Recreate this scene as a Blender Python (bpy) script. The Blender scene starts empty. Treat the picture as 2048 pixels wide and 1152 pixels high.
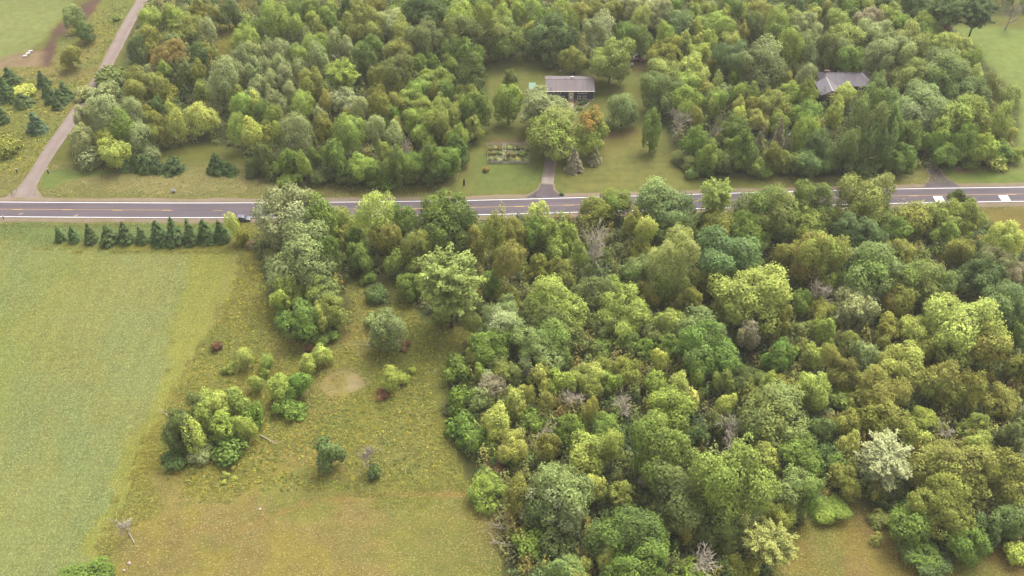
import bpy, bmesh, math
import numpy as np
from mathutils import Vector

# ------------------------------------------------------------------ camera, sky, sun, exposure
SC = bpy.context.scene
COL = SC.collection
CAM_H, PITCH, FPX = 180.0, math.radians(42.4), 1930.0
cam_data = bpy.data.cameras.new('camera')
cam_data.sensor_width = 36.0
cam_data.lens = FPX * 36.0 / 2048.0
cam_data.clip_start = 1.0
cam_data.clip_end = 6000.0
cam = bpy.data.objects.new('camera', cam_data)
cam.location = (0, 0, CAM_H)
cam.rotation_euler = (math.pi / 2 - PITCH, 0, 0)
COL.objects.link(cam)
SC.camera = cam

SUN_EL, SUN_AZ = math.radians(60), math.radians(35)      # azimuth from +Y towards +X: beyond the scene, to the right
world = bpy.data.worlds.new('World')
SC.world = world
world.use_nodes = True
wn = world.node_tree
wn.nodes.clear()
w_out = wn.nodes.new('ShaderNodeOutputWorld')
w_bg = wn.nodes.new('ShaderNodeBackground')
w_hsv = wn.nodes.new('ShaderNodeHueSaturation')
w_sky = wn.nodes.new('ShaderNodeTexSky')
w_sky.sky_type = 'NISHITA'
w_sky.sun_disc = False
w_sky.sun_elevation = SUN_EL
w_sky.sun_rotation = SUN_AZ
w_sky.air_density = 1.0
w_sky.dust_density = 4.0
w_hsv.inputs['Saturation'].default_value = 0.12           # thin high cloud: a milky sky
w_bg.inputs['Strength'].default_value = 0.15
wn.links.new(w_sky.outputs[0], w_hsv.inputs['Color'])
wn.links.new(w_hsv.outputs[0], w_bg.inputs['Color'])
wn.links.new(w_bg.outputs[0], w_out.inputs['Surface'])
sun_data = bpy.data.lights.new('sun', 'SUN')
sun_data.energy = 2.0
sun_data.angle = math.radians(42)
sun_data.color = (1.0, 0.94, 0.82)
sun = bpy.data.objects.new('sun', sun_data)
sun_dir = Vector((math.sin(SUN_AZ) * math.cos(SUN_EL), math.cos(SUN_AZ) * math.cos(SUN_EL), math.sin(SUN_EL)))
sun.rotation_euler = sun_dir.to_track_quat('Z', 'Y').to_euler()
sun.location = (60, 300, 300)
COL.objects.link(sun)
SC.view_settings.view_transform = 'Standard'
SC.view_settings.look = 'None'
SC.view_settings.gamma = 1.0
SC.view_settings.exposure = 1.72
SC.view_settings.use_curve_mapping = False
SC.cycles.max_bounces = 8
SC.cycles.diffuse_bounces = 4
SC.cycles.transmission_bounces = 3
SC.cycles.use_denoising = True

# ------------------------------------------------------------------ helpers
CP, SP_ = math.cos(PITCH), math.sin(PITCH)
def ray(x, y):
    dx, dy = (x - 1024.0) / FPX, (576.0 - y) / FPX
    return np.array([dx, CP + dy * SP_, -SP_ + dy * CP])
def at(x, y, z=0.0):
    """ground point (x, y, z) that the surveyed photo position x, y shows"""
    d = ray(x, y)
    t = (z - CAM_H) / d[2]
    return np.array([d[0] * t, d[1] * t, z])
def scale_at(x, y, z=0.0):
    return FPX / ((z - CAM_H) / ray(x, y)[2])
def lin(rgb, k=1.0):
    c = np.asarray(rgb, float) / 255.0
    c = np.where(c <= 0.04045, c / 12.92, ((c + 0.055) / 1.055) ** 2.4)
    return c * k

def tag(o, label=None, cat=None, group=None, kind=None):
    if label: o['label'] = label
    if cat: o['category'] = cat
    if group: o['group'] = group
    if kind: o['kind'] = kind
    return o
def empty(name, loc=(0, 0, 0), rz=0.0):
    o = bpy.data.objects.new(name, None)
    o.empty_display_size = 0.5
    o.location = loc
    o.rotation_euler = (0, 0, rz)
    COL.objects.link(o)
    return o
def link(name, me, parent=None, loc=None):
    o = bpy.data.objects.new(name, me)
    if loc is not None: o.location = loc
    COL.objects.link(o)
    if parent is not None: o.parent = parent
    return o
def np_mesh(name, verts, faces, mat=None, face_attrs=None, vert_attrs=None, smooth=False):
    """verts (n,3); faces (m,k) with one k for all"""
    verts = np.asarray(verts, np.float32); faces = np.asarray(faces, np.int32)
    me = bpy.data.meshes.new(name)
    m, k = faces.shape
    me.vertices.add(len(verts)); me.vertices.foreach_set('co', verts.ravel())
    me.loops.add(m * k); me.loops.foreach_set('vertex_index', faces.ravel())
    me.polygons.add(m)
    me.polygons.foreach_set('loop_start', np.arange(0, m * k, k, dtype=np.int32))
    me.polygons.foreach_set('loop_total', np.full(m, k, np.int32))
    if smooth: me.polygons.foreach_set('use_smooth', np.ones(m, bool))
    for dom, src in (('FACE', face_attrs or {}), ('POINT', vert_attrs or {})):
        for an, av in src.items():
            av = np.asarray(av, np.float32)
            if av.ndim == 1:
                a = me.attributes.new(an, 'FLOAT', dom); a.data.foreach_set('value', av)
            else:
                if av.shape[1] == 3: av = np.concatenate([av, np.ones((len(av), 1), np.float32)], 1)
                a = me.attributes.new(an, 'FLOAT_COLOR', dom); a.data.foreach_set('color', av.ravel())
    me.update(calc_edges=True)
    if mat: me.materials.append(mat)
    return me
class MB:
    """collects boxes, prisms and tubes into one mesh"""
    def __init__(self): self.v = []; self.f = []
    def add(self, vs, fs):
        n = len(self.v); self.v += [tuple(map(float, p)) for p in vs]; self.f += [tuple(i + n for i in q) for q in fs]; return self
    def box(self, x0, x1, y0, y1, z0, z1):
        return self.add([(x0, y0, z0), (x1, y0, z0), (x1, y1, z0), (x0, y1, z0), (x0, y0, z1), (x1, y0, z1), (x1, y1, z1), (x0, y1, z1)],
                        [(0, 3, 2, 1), (4, 5, 6, 7), (0, 1, 5, 4), (1, 2, 6, 5), (2, 3, 7, 6), (3, 0, 4, 7)])
    def prism(self, prof, axis, a0, a1):
        """extrude a closed 2-D profile along an axis: 'x' profile is (y,z), 'y' profile is (x,z), 'z' profile is (x,y)"""
        n = len(prof); vs = []
        for a in (a0, a1):
            for p, q in prof:
                vs.append({'x': (a, p, q), 'y': (p, a, q), 'z': (p, q, a)}[axis])
        fs = [tuple(range(n))[::-1], tuple(range(n, 2 * n))] + [(i, (i + 1) % n, n + (i + 1) % n, n + i) for i in range(n)]
        return self.add(vs, fs)
    def tube(self, pts, rads, n=6):
        pts = [np.asarray(p, float) for p in pts]; vs = []; fs = []
        for i, p in enumerate(pts):
            d = pts[min(i + 1, len(pts) - 1)] - pts[max(i - 1, 0)]
            d = d / (np.linalg.norm(d) + 1e-9)
            a = np.cross(d, (0, 0, 1) if abs(d[2]) < .9 else (1, 0, 0)); a /= np.linalg.norm(a); b = np.cross(d, a)
            for k in range(n):
                t = 2 * math.pi * k / n
                vs.append(p + rads[i] * (math.cos(t) * a + math.sin(t) * b))
        for i in range(len(pts) - 1):
            for k in range(n):
                fs.append((i * n + k, i * n + (k + 1) % n, (i + 1) * n + (k + 1) % n, (i + 1) * n + k))
        fs += [tuple(range(n))[::-1], tuple(range((len(pts) - 1) * n, len(pts) * n))]
        return self.add(vs, fs)
    def mesh(self, name, mat, bevel=0.0, smooth=False):
        me = bpy.data.meshes.new(name); me.from_pydata(self.v, [], self.f); me.materials.append(mat)
        bm = bmesh.new(); bm.from_mesh(me)
        bmesh.ops.recalc_face_normals(bm, faces=bm.faces)
        if bevel: bmesh.ops.bevel(bm, geom=bm.edges[:], offset=bevel, segments=2, affect='EDGES', profile=0.7)
        bm.to_mesh(me); bm.free()
        if smooth:
            for p in me.polygons: p.use_smooth = True
        return me
    def build(self, name, mat, parent=None, bevel=0.0, smooth=False, loc=None):
        return link(name, self.mesh(name, mat, bevel, smooth), parent, loc)

class VN:
    """value noise on a lattice"""
    def __init__(self, seed): self.t = np.random.default_rng(seed).random((256, 256))
    def __call__(self, x, y, s, octv=3):
        r = np.zeros_like(x, float); a = 1.0; tot = 0.0
        for o in range(octv):
            u, v = x / s + 17.3 * o, y / s + 9.1 * o
            i, j = np.floor(u).astype(int), np.floor(v).astype(int); f, g = u - i, v - j
            f = f * f * (3 - 2 * f); g = g * g * (3 - 2 * g)
            T = self.t
            c = lambda p, q: T[p % 256, q % 256]
            r += a * ((c(i, j) * (1 - f) + c(i + 1, j) * f) * (1 - g) + (c(i, j + 1) * (1 - f) + c(i + 1, j + 1) * f) * g)
            tot += a; a *= 0.55; s = s / 2.03
        return r / tot
NZ = [VN(11), VN(12), VN(13), VN(14)]
def poly_w(pts_px):
    return np.array([at(x, y)[:2] for x, y in pts_px])
def sdist(poly, X, Y):
    """signed distance, positive inside"""
    d2 = np.full(X.shape, 1e18); ins = np.zeros(X.shape, bool)
    n = len(poly)
    for i in range(n):
        a, b = poly[i], poly[(i + 1) % n]
        ex, ey = b - a
        wx, wy = X - a[0], Y - a[1]
        t = np.clip((wx * ex + wy * ey) / (ex * ex + ey * ey + 1e-9), 0, 1)
        d2 = np.minimum(d2, (wx - t * ex) ** 2 + (wy - t * ey) ** 2)
        c = ((a[1] <= Y) & (b[1] > Y)) | ((b[1] <= Y) & (a[1] > Y))
        xi = a[0] + (Y - a[1]) * ex / (ey if abs(ey) > 1e-9 else 1e-9)
        ins ^= c & (X < xi)
    return np.where(ins, 1, -1) * np.sqrt(d2)
def ldist(path, X, Y):
    d2 = np.full(X.shape, 1e18)
    for a, b in zip(path[:-1], path[1:]):
        ex, ey = b - a
        wx, wy = X - a[0], Y - a[1]
        t = np.clip((wx * ex + wy * ey) / (ex * ex + ey * ey + 1e-9), 0, 1)
        d2 = np.minimum(d2, (wx - t * ex) ** 2 + (wy - t * ey) ** 2)
    return np.sqrt(d2)
def smooth01(t): t = np.clip(t, 0, 1); return t * t * (3 - 2 * t)

# ------------------------------------------------------------------ materials
def new_mat(name):
    m = bpy.data.materials.new(name); m.use_nodes = True
    nt = m.node_tree; nt.nodes.clear()
    out = nt.nodes.new('ShaderNodeOutputMaterial')
    return m, nt, out
def nd(nt, typ, **kw):
    n = nt.nodes.new(typ)
    for k, v in kw.items():
        if k.startswith('i_'): n.inputs[k[2:].replace('_', ' ')].default_value = v
        else: setattr(n, k, v)
    return n
def mathn(nt, op, a, b):
    n = nt.nodes.new('ShaderNodeMath'); n.operation = op
    for i, v in enumerate((a, b)):
        if isinstance(v, (int, float)): n.inputs[i].default_value = v
        else: nt.links.new(v, n.inputs[i])
    return n.outputs[0]
def mixc(nt, fac, a, b, mode='MIX'):
    n = nt.nodes.new('ShaderNodeMix'); n.data_type = 'RGBA'; n.blend_type = mode
    for sock, v in ((n.inputs[0], fac), (n.inputs[6], a), (n.inputs[7], b)):
        if isinstance(v, (int, float)): sock.default_value = v
        elif isinstance(v, (tuple, list, np.ndarray)): sock.default_value = (*[float(q) for q in v[:3]], 1.0)
        else: nt.links.new(v, sock)
    return n.outputs[2]
def noise(nt, scale, detail=4.0, rough=0.6, vec=None):
    n = nd(nt, 'ShaderNodeTexNoise'); n.inputs['Scale'].default_value = scale
    n.inputs['Detail'].default_value = detail; n.inputs['Roughness'].default_value = rough
    if vec is not None: nt.links.new(vec, n.inputs['Vector'])
    return n.outputs[0]
def ramp(nt, v, lo, hi, a=0.0, b=1.0):
    n = nd(nt, 'ShaderNodeMapRange'); n.inputs[1].default_value = lo; n.inputs[2].default_value = hi
    n.inputs[3].default_value = a; n.inputs[4].default_value = b
    nt.links.new(v, n.inputs[0]); return n.outputs[0]
def wpos(nt): return nd(nt, 'ShaderNodeNewGeometry').outputs['Position']

def plain(name, rgb, rough=0.7, var=0.15, scale=1.5, metallic=0.0, bump=0.0, k=0.22):
    """painted or weathered solid surface: base colour broken up by two scales of noise"""
    m, nt, out = new_mat(name)
    b = nd(nt, 'ShaderNodeBsdfPrincipled'); nt.links.new(b.outputs[0], out.inputs[0])
    co = nd(nt, 'ShaderNodeTexCoord').outputs['Object']
    n1 = noise(nt, scale, 5, 0.65, co); n2 = noise(nt, scale * 7, 3, 0.6, co)
    s = mathn(nt, 'ADD', ramp(nt, n1, 0.25, 0.75, 1 - var, 1 + var), ramp(nt, n2, 0.25, 0.75, -var * .5, var * .5))
    c = lin(rgb, k)
    col = mixc(nt, 1.0, c, s, 'MULTIPLY')
    nt.links.new(col, b.inputs['Base Color'])
    b.inputs['Roughness'].default_value = rough; b.inputs['Metallic'].default_value = metallic
    if bump:
        bp = nd(nt, 'ShaderNodeBump'); bp.inputs['Strength'].default_value = bump; bp.inputs['Distance'].default_value = 0.05
        nt.links.new(n2, bp.inputs['Height']); nt.links.new(bp.outputs[0], b.inputs['Normal'])
    return m
GK = 0.205     # ratio between how bright a sunlit surface shows in the picture and its reflectance

def ground_mat():
    m, nt, out = new_mat('ground_cover')
    b = nd(nt, 'ShaderNodeBsdfPrincipled'); nt.links.new(b.outputs[0], out.inputs[0])
    p = wpos(nt)
    col = nd(nt, 'ShaderNodeVertexColor', layer_name='zone').outputs[0]
    rgh = nd(nt, 'ShaderNodeAttribute', attribute_name='tall').outputs['Fac']
    n0 = noise(nt, 0.05, 4, 0.55, p); n1 = noise(nt, 0.35, 4, 0.6, p); n2 = noise(nt, 1.3, 4, 0.7, p); n3 = noise(nt, 4.0, 2, 0.7, p)
    f = ramp(nt, n0, 0.3, 0.7, 0.90, 1.10)
    f = mathn(nt, 'MULTIPLY', f, ramp(nt, n1, 0.3, 0.7, 0.83, 1.17))
    a2 = ramp(nt, n2, 0.25, 0.75, -0.5, 0.5)
    f = mathn(nt, 'MULTIPLY', f, mathn(nt, 'ADD', 1.0, mathn(nt, 'MULTIPLY', a2, mathn(nt, 'ADD', 0.10, mathn(nt, 'MULTIPLY', rgh, 0.55)))))
    f = mathn(nt, 'MULTIPLY', f, ramp(nt, n3, 0.25, 0.75, 0.92, 1.08))
    c = mixc(nt, 1.0, col, f, 'MULTIPLY')
    hue = mixc(nt, ramp(nt, noise(nt, 0.16, 5, 0.65, p), 0.35, 0.7, 0.0, 0.35), c, mixc(nt, 1.0, c, (1.22, 1.0, 0.72), 'MULTIPLY'))
    hue = mixc(nt, ramp(nt, noise(nt, 0.6, 4, 0.65, mixc(nt, 1.0, p, (1.0, 1.0, 1.0), 'ADD')), 0.45, 0.7, 0.0, 0.4), hue, mixc(nt, 1.0, c, (0.8, 1.02, 0.8), 'MULTIPLY'))
    nt.links.new(hue, b.inputs['Base Color'])
    b.inputs['Roughness'].default_value = 0.95; b.inputs['Specular IOR Level'].default_value = 0.1
    bp = nd(nt, 'ShaderNodeBump'); bp.inputs['Strength'].default_value = 0.5; bp.inputs['Distance'].default_value = 0.35
    nt.links.new(mathn(nt, 'MULTIPLY', n2, mathn(nt, 'ADD', 0.25, rgh)), bp.inputs['Height']); nt.links.new(bp.outputs[0], b.inputs['Normal'])
    return m
def leaf_mat(name, attr_colour=False, trans=0.18):
    m, nt, out = new_mat(name)
    tint = nd(nt, 'ShaderNodeAttribute', attribute_name='tint').outputs['Fac']
    if attr_colour:
        c = nd(nt, 'ShaderNodeVertexColor', layer_name='zone').outputs[0]
    else:
        main = nd(nt, 'ShaderNodeObjectInfo').outputs['Color']
        altc = nd(nt, 'ShaderNodeAttribute', attribute_type='OBJECT', attribute_name='second_tone').outputs['Color']
        amt = nd(nt, 'ShaderNodeAttribute', attribute_type='OBJECT', attribute_name='second_share').outputs['Fac']
        alt = nd(nt, 'ShaderNodeAttribute', attribute_name='alt').outputs['Fac']
        fac = nd(nt, 'ShaderNodeMapRange'); fac.inputs[3].default_value = 0.0; fac.inputs[4].default_value = 1.0
        fac.interpolation_type = 'SMOOTHSTEP'
        thr = mathn(nt, 'SUBTRACT', 1.0, amt)
        nt.links.new(alt, fac.inputs[0]); nt.links.new(mathn(nt, 'SUBTRACT', thr, 0.30), fac.inputs[1]); nt.links.new(mathn(nt, 'ADD', thr, 0.30), fac.inputs[2])
        c = mixc(nt, fac.outputs[0], main, altc)
    c = mixc(nt, 1.0, c, tint, 'MULTIPLY')
    d = nd(nt, 'ShaderNodeBsdfPrincipled'); d.inputs['Roughness'].default_value = 0.75; d.inputs['Specular IOR Level'].default_value = 0.12
    t = nd(nt, 'ShaderNodeBsdfTranslucent')
    mx = nd(nt, 'ShaderNodeMixShader'); mx.inputs[0].default_value = trans
    nt.links.new(c, d.inputs['Base Color'])
    nt.links.new(mixc(nt, 1.0, c, (1.15, 1.15, 0.6), 'MULTIPLY'), t.inputs['Color'])
    nt.links.new(d.outputs[0], mx.inputs[1]); nt.links.new(t.outputs[0], mx.inputs[2]); nt.links.new(mx.outputs[0], out.inputs[0])
    return m
def bark_mat(name, a, bcol, k=.26):
    m, nt, out = new_mat(name)
    b = nd(nt, 'ShaderNodeBsdfPrincipled'); nt.links.new(b.outputs[0], out.inputs[0])
    p = wpos(nt)
    mp = nd(nt, 'ShaderNodeMapping'); mp.inputs['Scale'].default_value = (3, 3, 0.8); nt.links.new(p, mp.inputs[0])
    nt.links.new(mixc(nt, ramp(nt, noise(nt, 1.6, 5, 0.7, mp.outputs[0]), 0.35, 0.65), lin(a, k), lin(bcol, k)), b.inputs['Base Color'])
    b.inputs['Roughness'].default_value = 0.9
    return m
def asphalt_mat():
    m, nt, out = new_mat('asphalt')
    b = nd(nt, 'ShaderNodeBsdfPrincipled'); nt.links.new(b.outputs[0], out.inputs[0])
    p = wpos(nt)
    mp = nd(nt, 'ShaderNodeMapping'); mp.inputs['Scale'].default_value = (0.05, 1.0, 1.0); nt.links.new(p, mp.inputs[0])
    streak = noise(nt, 0.9, 4, 0.6, mp.outputs[0]); patch = noise(nt, 0.06, 5, 0.6, p); grit = noise(nt, 6.0, 3, 0.7, p)
    f = mathn(nt, 'MULTIPLY', mathn(nt, 'MULTIPLY', ramp(nt, streak, 0.3, 0.7, 0.85, 1.15), ramp(nt, patch, 0.3, 0.7, 0.92, 1.1)), ramp(nt, grit, 0.3, 0.7, 0.9, 1.1))
    ac = nd(nt, 'ShaderNodeAttribute', attribute_name='across').outputs['Fac']      # paler wheel tracks, two to a lane
    f = mathn(nt, 'MULTIPLY', f, mathn(nt, 'ADD', 1.0, mathn(nt, 'MULTIPLY', mathn(nt, 'COSINE', mathn(nt, 'MULTIPLY', ac, 25.13), 0.0), -0.05)))
    nt.links.new(mixc(nt, 1.0, lin((140, 126, 135), GK), f, 'MULTIPLY'), b.inputs['Base Color'])
    b.inputs['Roughness'].default_value = 0.9; b.inputs['Specular IOR Level'].default_value = 0.25
    return m
def gravel_mat(name, c1, c2):
    m, nt, out = new_mat(name)
    b = nd(nt, 'ShaderNodeBsdfPrincipled'); nt.links.new(b.outputs[0], out.inputs[0])
    p = wpos(nt)
    n1 = noise(nt, 0.25, 5, 0.6, p); n2 = noise(nt, 2.5, 4, 0.7, p)
    c = mixc(nt, ramp(nt, n1, 0.35, 0.65), lin(c1, GK), lin(c2, GK))
    across = nd(nt, 'ShaderNodeAttribute', attribute_name='across').outputs['Fac']
    w = mathn(nt, 'COSINE', mathn(nt, 'MULTIPLY', across, 9.4), 0.0)
    c = mixc(nt, 1.0, c, mathn(nt, 'ADD', 1.0, mathn(nt, 'MULTIPLY', w, -0.06)), 'MULTIPLY')
    c = mixc(nt, 1.0, c, ramp(nt, n2, 0.25, 0.75, 0.85, 1.15), 'MULTIPLY')
    nt.links.new(c, b.inputs['Base Color']); b.inputs['Roughness'].default_value = 0.95; b.inputs['Specular IOR Level'].default_value = 0.1
    return m
def paint_mat(name, rgb, k=0.58):
    m, nt, out = new_mat(name)
    b = nd(nt, 'ShaderNodeBsdfPrincipled'); nt.links.new(b.outputs[0], out.inputs[0])
    p = wpos(nt)
    f = mathn(nt, 'MULTIPLY', ramp(nt, noise(nt, 1.5, 5, 0.7, p), 0.3, 0.6, 0.82, 1.0), ramp(nt, noise(nt, 9.0, 3, 0.7, p), 0.3, 0.6, 0.85, 1.0))
    nt.links.new(mixc(nt, 1.0, lin(rgb, k), f, 'MULTIPLY'), b.inputs['Base Color']); b.inputs['Roughness'].default_value = 0.7
    return m
M_GROUND = ground_mat()
M_LEAF = leaf_mat('foliage')
M_NEEDLE = leaf_mat('needles', trans=0.08)
M_UNDER = leaf_mat('undergrowth_leaves', attr_colour=True)
M_BARK = bark_mat('brown_bark', (120, 104, 88), (84, 72, 60))
M_PALE_BARK = bark_mat('pale_bark', (205, 196, 180), (150, 140, 125))
M_DEAD = bark_mat('dead_wood', (214, 202, 178), (172, 158, 136), .40)
M_ASPHALT = asphalt_mat()
M_GRAVEL = gravel_mat('gravel', (208, 187, 179), (194, 172, 162))
M_CONCRETE = gravel_mat('driveway_concrete', (222, 208, 198), (205, 188, 178))
M_WHITE_LINE = paint_mat('white_road_paint', (240, 238, 234))
M_YELLOW_LINE = paint_mat('yellow_road_paint', (240, 190, 95), 0.36)

# ------------------------------------------------------------------ ground: one grid, coloured by cover and cut into its fields
WOOD_NW = [(310, -60), (262, 70), (240, 150), (150, 240), (140, 325), (200, 330), (320, 300), (400, 290), (470, 300), (510, 350), (600, 368), (760, 374),
           (890, 368), (950, 290), (968, 190), (975, 128), (1120, 120), (1300, 120), (1310, -60)]
WOOD_NE = [(1295, 120), (1302, 200), (1345, 300), (1400, 352), (1500, 350), (1700, 352), (1845, 340), (1960, 330), (2030, 325), (2036, 215), (1965, 115),
           (1905, 55), (1960, 35), (2150, 30), (2150, -60), (1295, -60)]
WOOD_S = [(492, 475), (530, 445), (700, 432), (1000, 430), (1300, 424), (1500, 420), (1800, 414), (1955, 425), (2030, 480), (2150, 500), (2150, 1110), (1970, 1090),
          (1890, 1130), (1800, 1075), (1705, 1005), (1600, 1060), (1520, 1190), (1010, 1190), (985, 1020), (935, 960), (885, 840), (890, 740), (950, 665),
          (850, 640), (790, 560), (705, 560), (690, 675), (600, 690), (545, 620)]
HAY = [(-150, 498), (60, 500), (130, 497), (200, 508), (300, 505), (374, 512), (366, 580), (342, 680), (312, 780), (272, 880), (228, 980), (192, 1060), (165, 1150), (120, 1260), (-150, 1260)]
MOWN = [(374, 512), (470, 500), (462, 560), (425, 640), (384, 720), (334, 820), (292, 920), (248, 1010), (218, 1080), (190, 1160), (150, 1260), (110, 1260),
        (165, 1150), (192, 1060), (228, 980), (272, 880), (312, 780), (342, 680), (366, 580)]
#        name            polygon                                                     shown colour     soft  warp tall
ZONES = [
 ('meadow', [(-300, 440), (2400, 400), (2400, 1400), (-300, 1400)],                   (172, 170, 86),   3.0, 4, 0.8),
 ('verge', [(-300, 330), (2400, 330), (2400, 420), (1900, 425), (-300, 455)],         (162, 158, 96),   2.0, 2, 0.5),
 ('scrubland', [(-300, 120), (110, 128), (170, 140), (215, 130), (150, 215), (110, 290), (60, 350), (-300, 380)], (164, 162, 88), 3, 3, 0.8),
 ('pasture', [(-300, -120), (170, -60), (135, 20), (100, 62), (62, 100), (0, 122), (-300, 140)], (166, 174, 106), 2, 2, 0.15),
 ('scrubland', [(200, -60), (300, -60), (240, 70), (195, 140), (110, 142), (104, 120), (135, 60), (190, 20)], (156, 162, 94), 2, 2, 0.4),
 ('pasture', [(1905, 55), (1975, 52), (2060, 60), (2400, 50), (2400, 345), (2036, 330), (2036, 205), (1965, 115)], (160, 178, 98), 2, 2, 0.1),
 ('pasture', [(2030, 330), (2400, 330), (2400, 372), (1920, 372)],                    (160, 170, 98), 2, 2, 0.15),
 ('verge', [(80, 340), (240, 345), (500, 352), (560, 372), (560, 385), (300, 385), (120, 372)], (182, 172, 116), 2.5, 4, 0.7),
 ('verge', [(80, 342), (180, 340), (230, 346), (150, 362), (118, 372), (85, 378)],     (142, 160, 84), 1.5, 2, 0.1),
 ('verge', [(-300, 445), (130, 446), (460, 446), (470, 470), (440, 492), (130, 492), (-300, 498)], (142, 162, 98), 1.5, 2, 0.5),
 ('verge', [(130, 484), (460, 482), (470, 500), (360, 505), (120, 498)],              (164, 162, 80), 1.5, 2, 0.3),
 ('hay_field', HAY,                                                                  (165, 171, 106),  2.4, 4.0, 0.6),
 ('hay_field', [(-150, 498), (200, 500), (180, 560), (110, 660), (40, 800), (-20, 900), (-150, 1000)], (160, 168, 90), 9, 8, 0.6),
 ('mown_strip', MOWN,                                                                (172, 174, 88),   2.6, 4.5, 0.4),
 ('meadow', [(470, 500), (540, 520), (530, 620), (500, 690), (400, 700), (425, 640), (462, 560)], (178, 172, 92), 3, 4, 0.8),
 ('meadow', [(690, 560), (760, 560), (770, 640), (745, 720), (690, 720), (680, 680)], (180, 164, 98), 3, 3, 0.7),
 ('meadow', [(770, 600), (860, 640), (890, 680), (870, 760), (820, 760), (760, 700)],  (154, 162, 80), 4, 4, 0.9),
 ('meadow', [(720, 870), (800, 830), (850, 880), (860, 960), (700, 975)],             (172, 172, 98), 4, 4, 0.4),
 ('dry_meadow', [(330, 955), (440, 985), (560, 965), (700, 985), (930, 975), (985, 1030), (1015, 1090), (1015, 1300), (180, 1300), (240, 1120), (300, 1010)], (174, 159, 97), 7, 9, 0.45),
 ('dry_meadow', [(520, 880), (640, 900), (700, 930), (640, 965), (540, 960), (500, 920)], (168, 156, 90), 6, 6, 0.6),
 ('dry_meadow', [(1548, 1085), (1640, 1035), (1700, 1008), (1745, 1020), (1805, 1080), (1850, 1200), (1500, 1250)], (176, 150, 98), 2, 3, 0.8),
 ('dry_meadow', [(1895, 1120), (1960, 1095), (2010, 1095), (2150, 1130), (2150, 1300), (1830, 1300)], (168, 142, 84), 2, 3, 0.6),
 ('verge', [(1960, 412), (2400, 408), (2400, 520), (2060, 500), (1980, 450)],         (160, 146, 82), 2, 2, 0.3),
 ('lawn', [(890, 396), (935, 330), (962, 250), (970, 135), (1130, 118), (1240, 124), (1310, 130), (1300, 210), (1350, 310), (1400, 355), (1520, 362), (1520, 388), (1120, 392)], (148, 152, 84), 1.5, 2, 0.1),
 ('lawn', [(965, 300), (1075, 330), (1085, 372), (960, 385), (945, 345)],             (140, 154, 84), 2, 2, 0.05),
 ('lawn', [(1130, 330), (1200, 300), (1330, 300), (1380, 350), (1330, 380), (1130, 385)], (160, 160, 92), 3, 3, 0.1),
 ('lawn', [(1190, 280), (1280, 255), (1320, 280), (1260, 300), (1200, 310)],           (158, 150, 84), 3, 3, 0.15),
 ('lawn', [(1870, 338), (1960, 342), (2100, 345), (2100, 366), (1910, 366)],          (144, 164, 84), 1.5, 2, 0.1),
 ('forest_floor', WOOD_NW,                                                           (104, 110, 66),  1.5, 2, 0.9),
 ('forest_floor', WOOD_NE,                                                           (102, 108, 64),  1.5, 2, 0.9),
 ('forest_floor', WOOD_S,                                                            (106, 110, 64),  2.0, 3, 0.9),
 ('meadow', [(440, 45), (475, 55), (480, 95), (455, 130), (435, 110)],                (152, 144, 64), 2, 2, 0.7),
 ('meadow', [(420, 0), (480, -60), (530, -60), (510, 10), (470, 25)],                 (150, 138, 72), 2, 2, 0.7),
 ('lawn', [(1650, 135), (1760, 150), (1760, 162), (1640, 160)],                        (96, 100, 56), 1.5, 1, 0.2),
 # bare soil and worn ground
 ('bare_soil', [(150, 26), (205, -20), (196, 20), (176, 36), (140, 48), (116, 78), (104, 132), (88, 133), (84, 98), (112, 54), (135, 34)], (128, 98, 90), 1.2, 3.5, 0.3),
 ('bare_soil', [(-100, 128), (0, 118), (60, 98), (86, 104), (88, 132), (20, 138), (-100, 168)], (182, 156, 128), 1.5, 2.5, 0.3),
 ('lawn', [(985, 277), (1084, 274), (1086, 288), (985, 289)],                          (164, 138, 108), 1.5, 2, 0.1),
 ('lawn', [(1200, 268), (1260, 256), (1268, 268), (1215, 282)],                        (160, 130, 100), 2, 2, 0.1),
 ('lawn', [(1240, 118), (1290, 112), (1300, 140), (1245, 140)],                        (126, 112, 74), 2, 2, 0.1),
 ('verge', [(1905, 338), (1950, 336), (1945, 348), (1915, 350)],                       (178, 138, 104), 1, 1.5, 0.2),
]
STEP = 1.5
GX = np.arange(-330, 330.01, STEP); GY = np.arange(70, 500.01, STEP)
nx, ny = len(GX), len(GY)
XX, YY = np.meshgrid(GX, GY)
WARPX = NZ[0](XX, YY, 9.0) - 0.5; WARPY = NZ[1](XX, YY, 9.0) - 0.5
NAMES = ['ground', 'meadow', 'verge', 'scrubland', 'pasture', 'hay_field', 'mown_strip', 'dry_meadow', 'lawn', 'forest_floor', 'bare_soil']
colr = np.tile(lin((140, 142, 72), GK), (ny, nx, 1)); tall = np.full((ny, nx), 0.6); cls = np.zeros((ny, nx), int)
for nm, px, rgb, soft, warp, tl in ZONES:
    poly = poly_w(px)
    w = smooth01(sdist(poly, XX + WARPX * warp * 2, YY + WARPY * warp * 2) / (2 * soft) + 0.5)
    colr += (lin(rgb, GK) - colr) * w[..., None]; tall += (tl - tall) * w
    cls[w > 0.5] = NAMES.index(nm)
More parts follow.
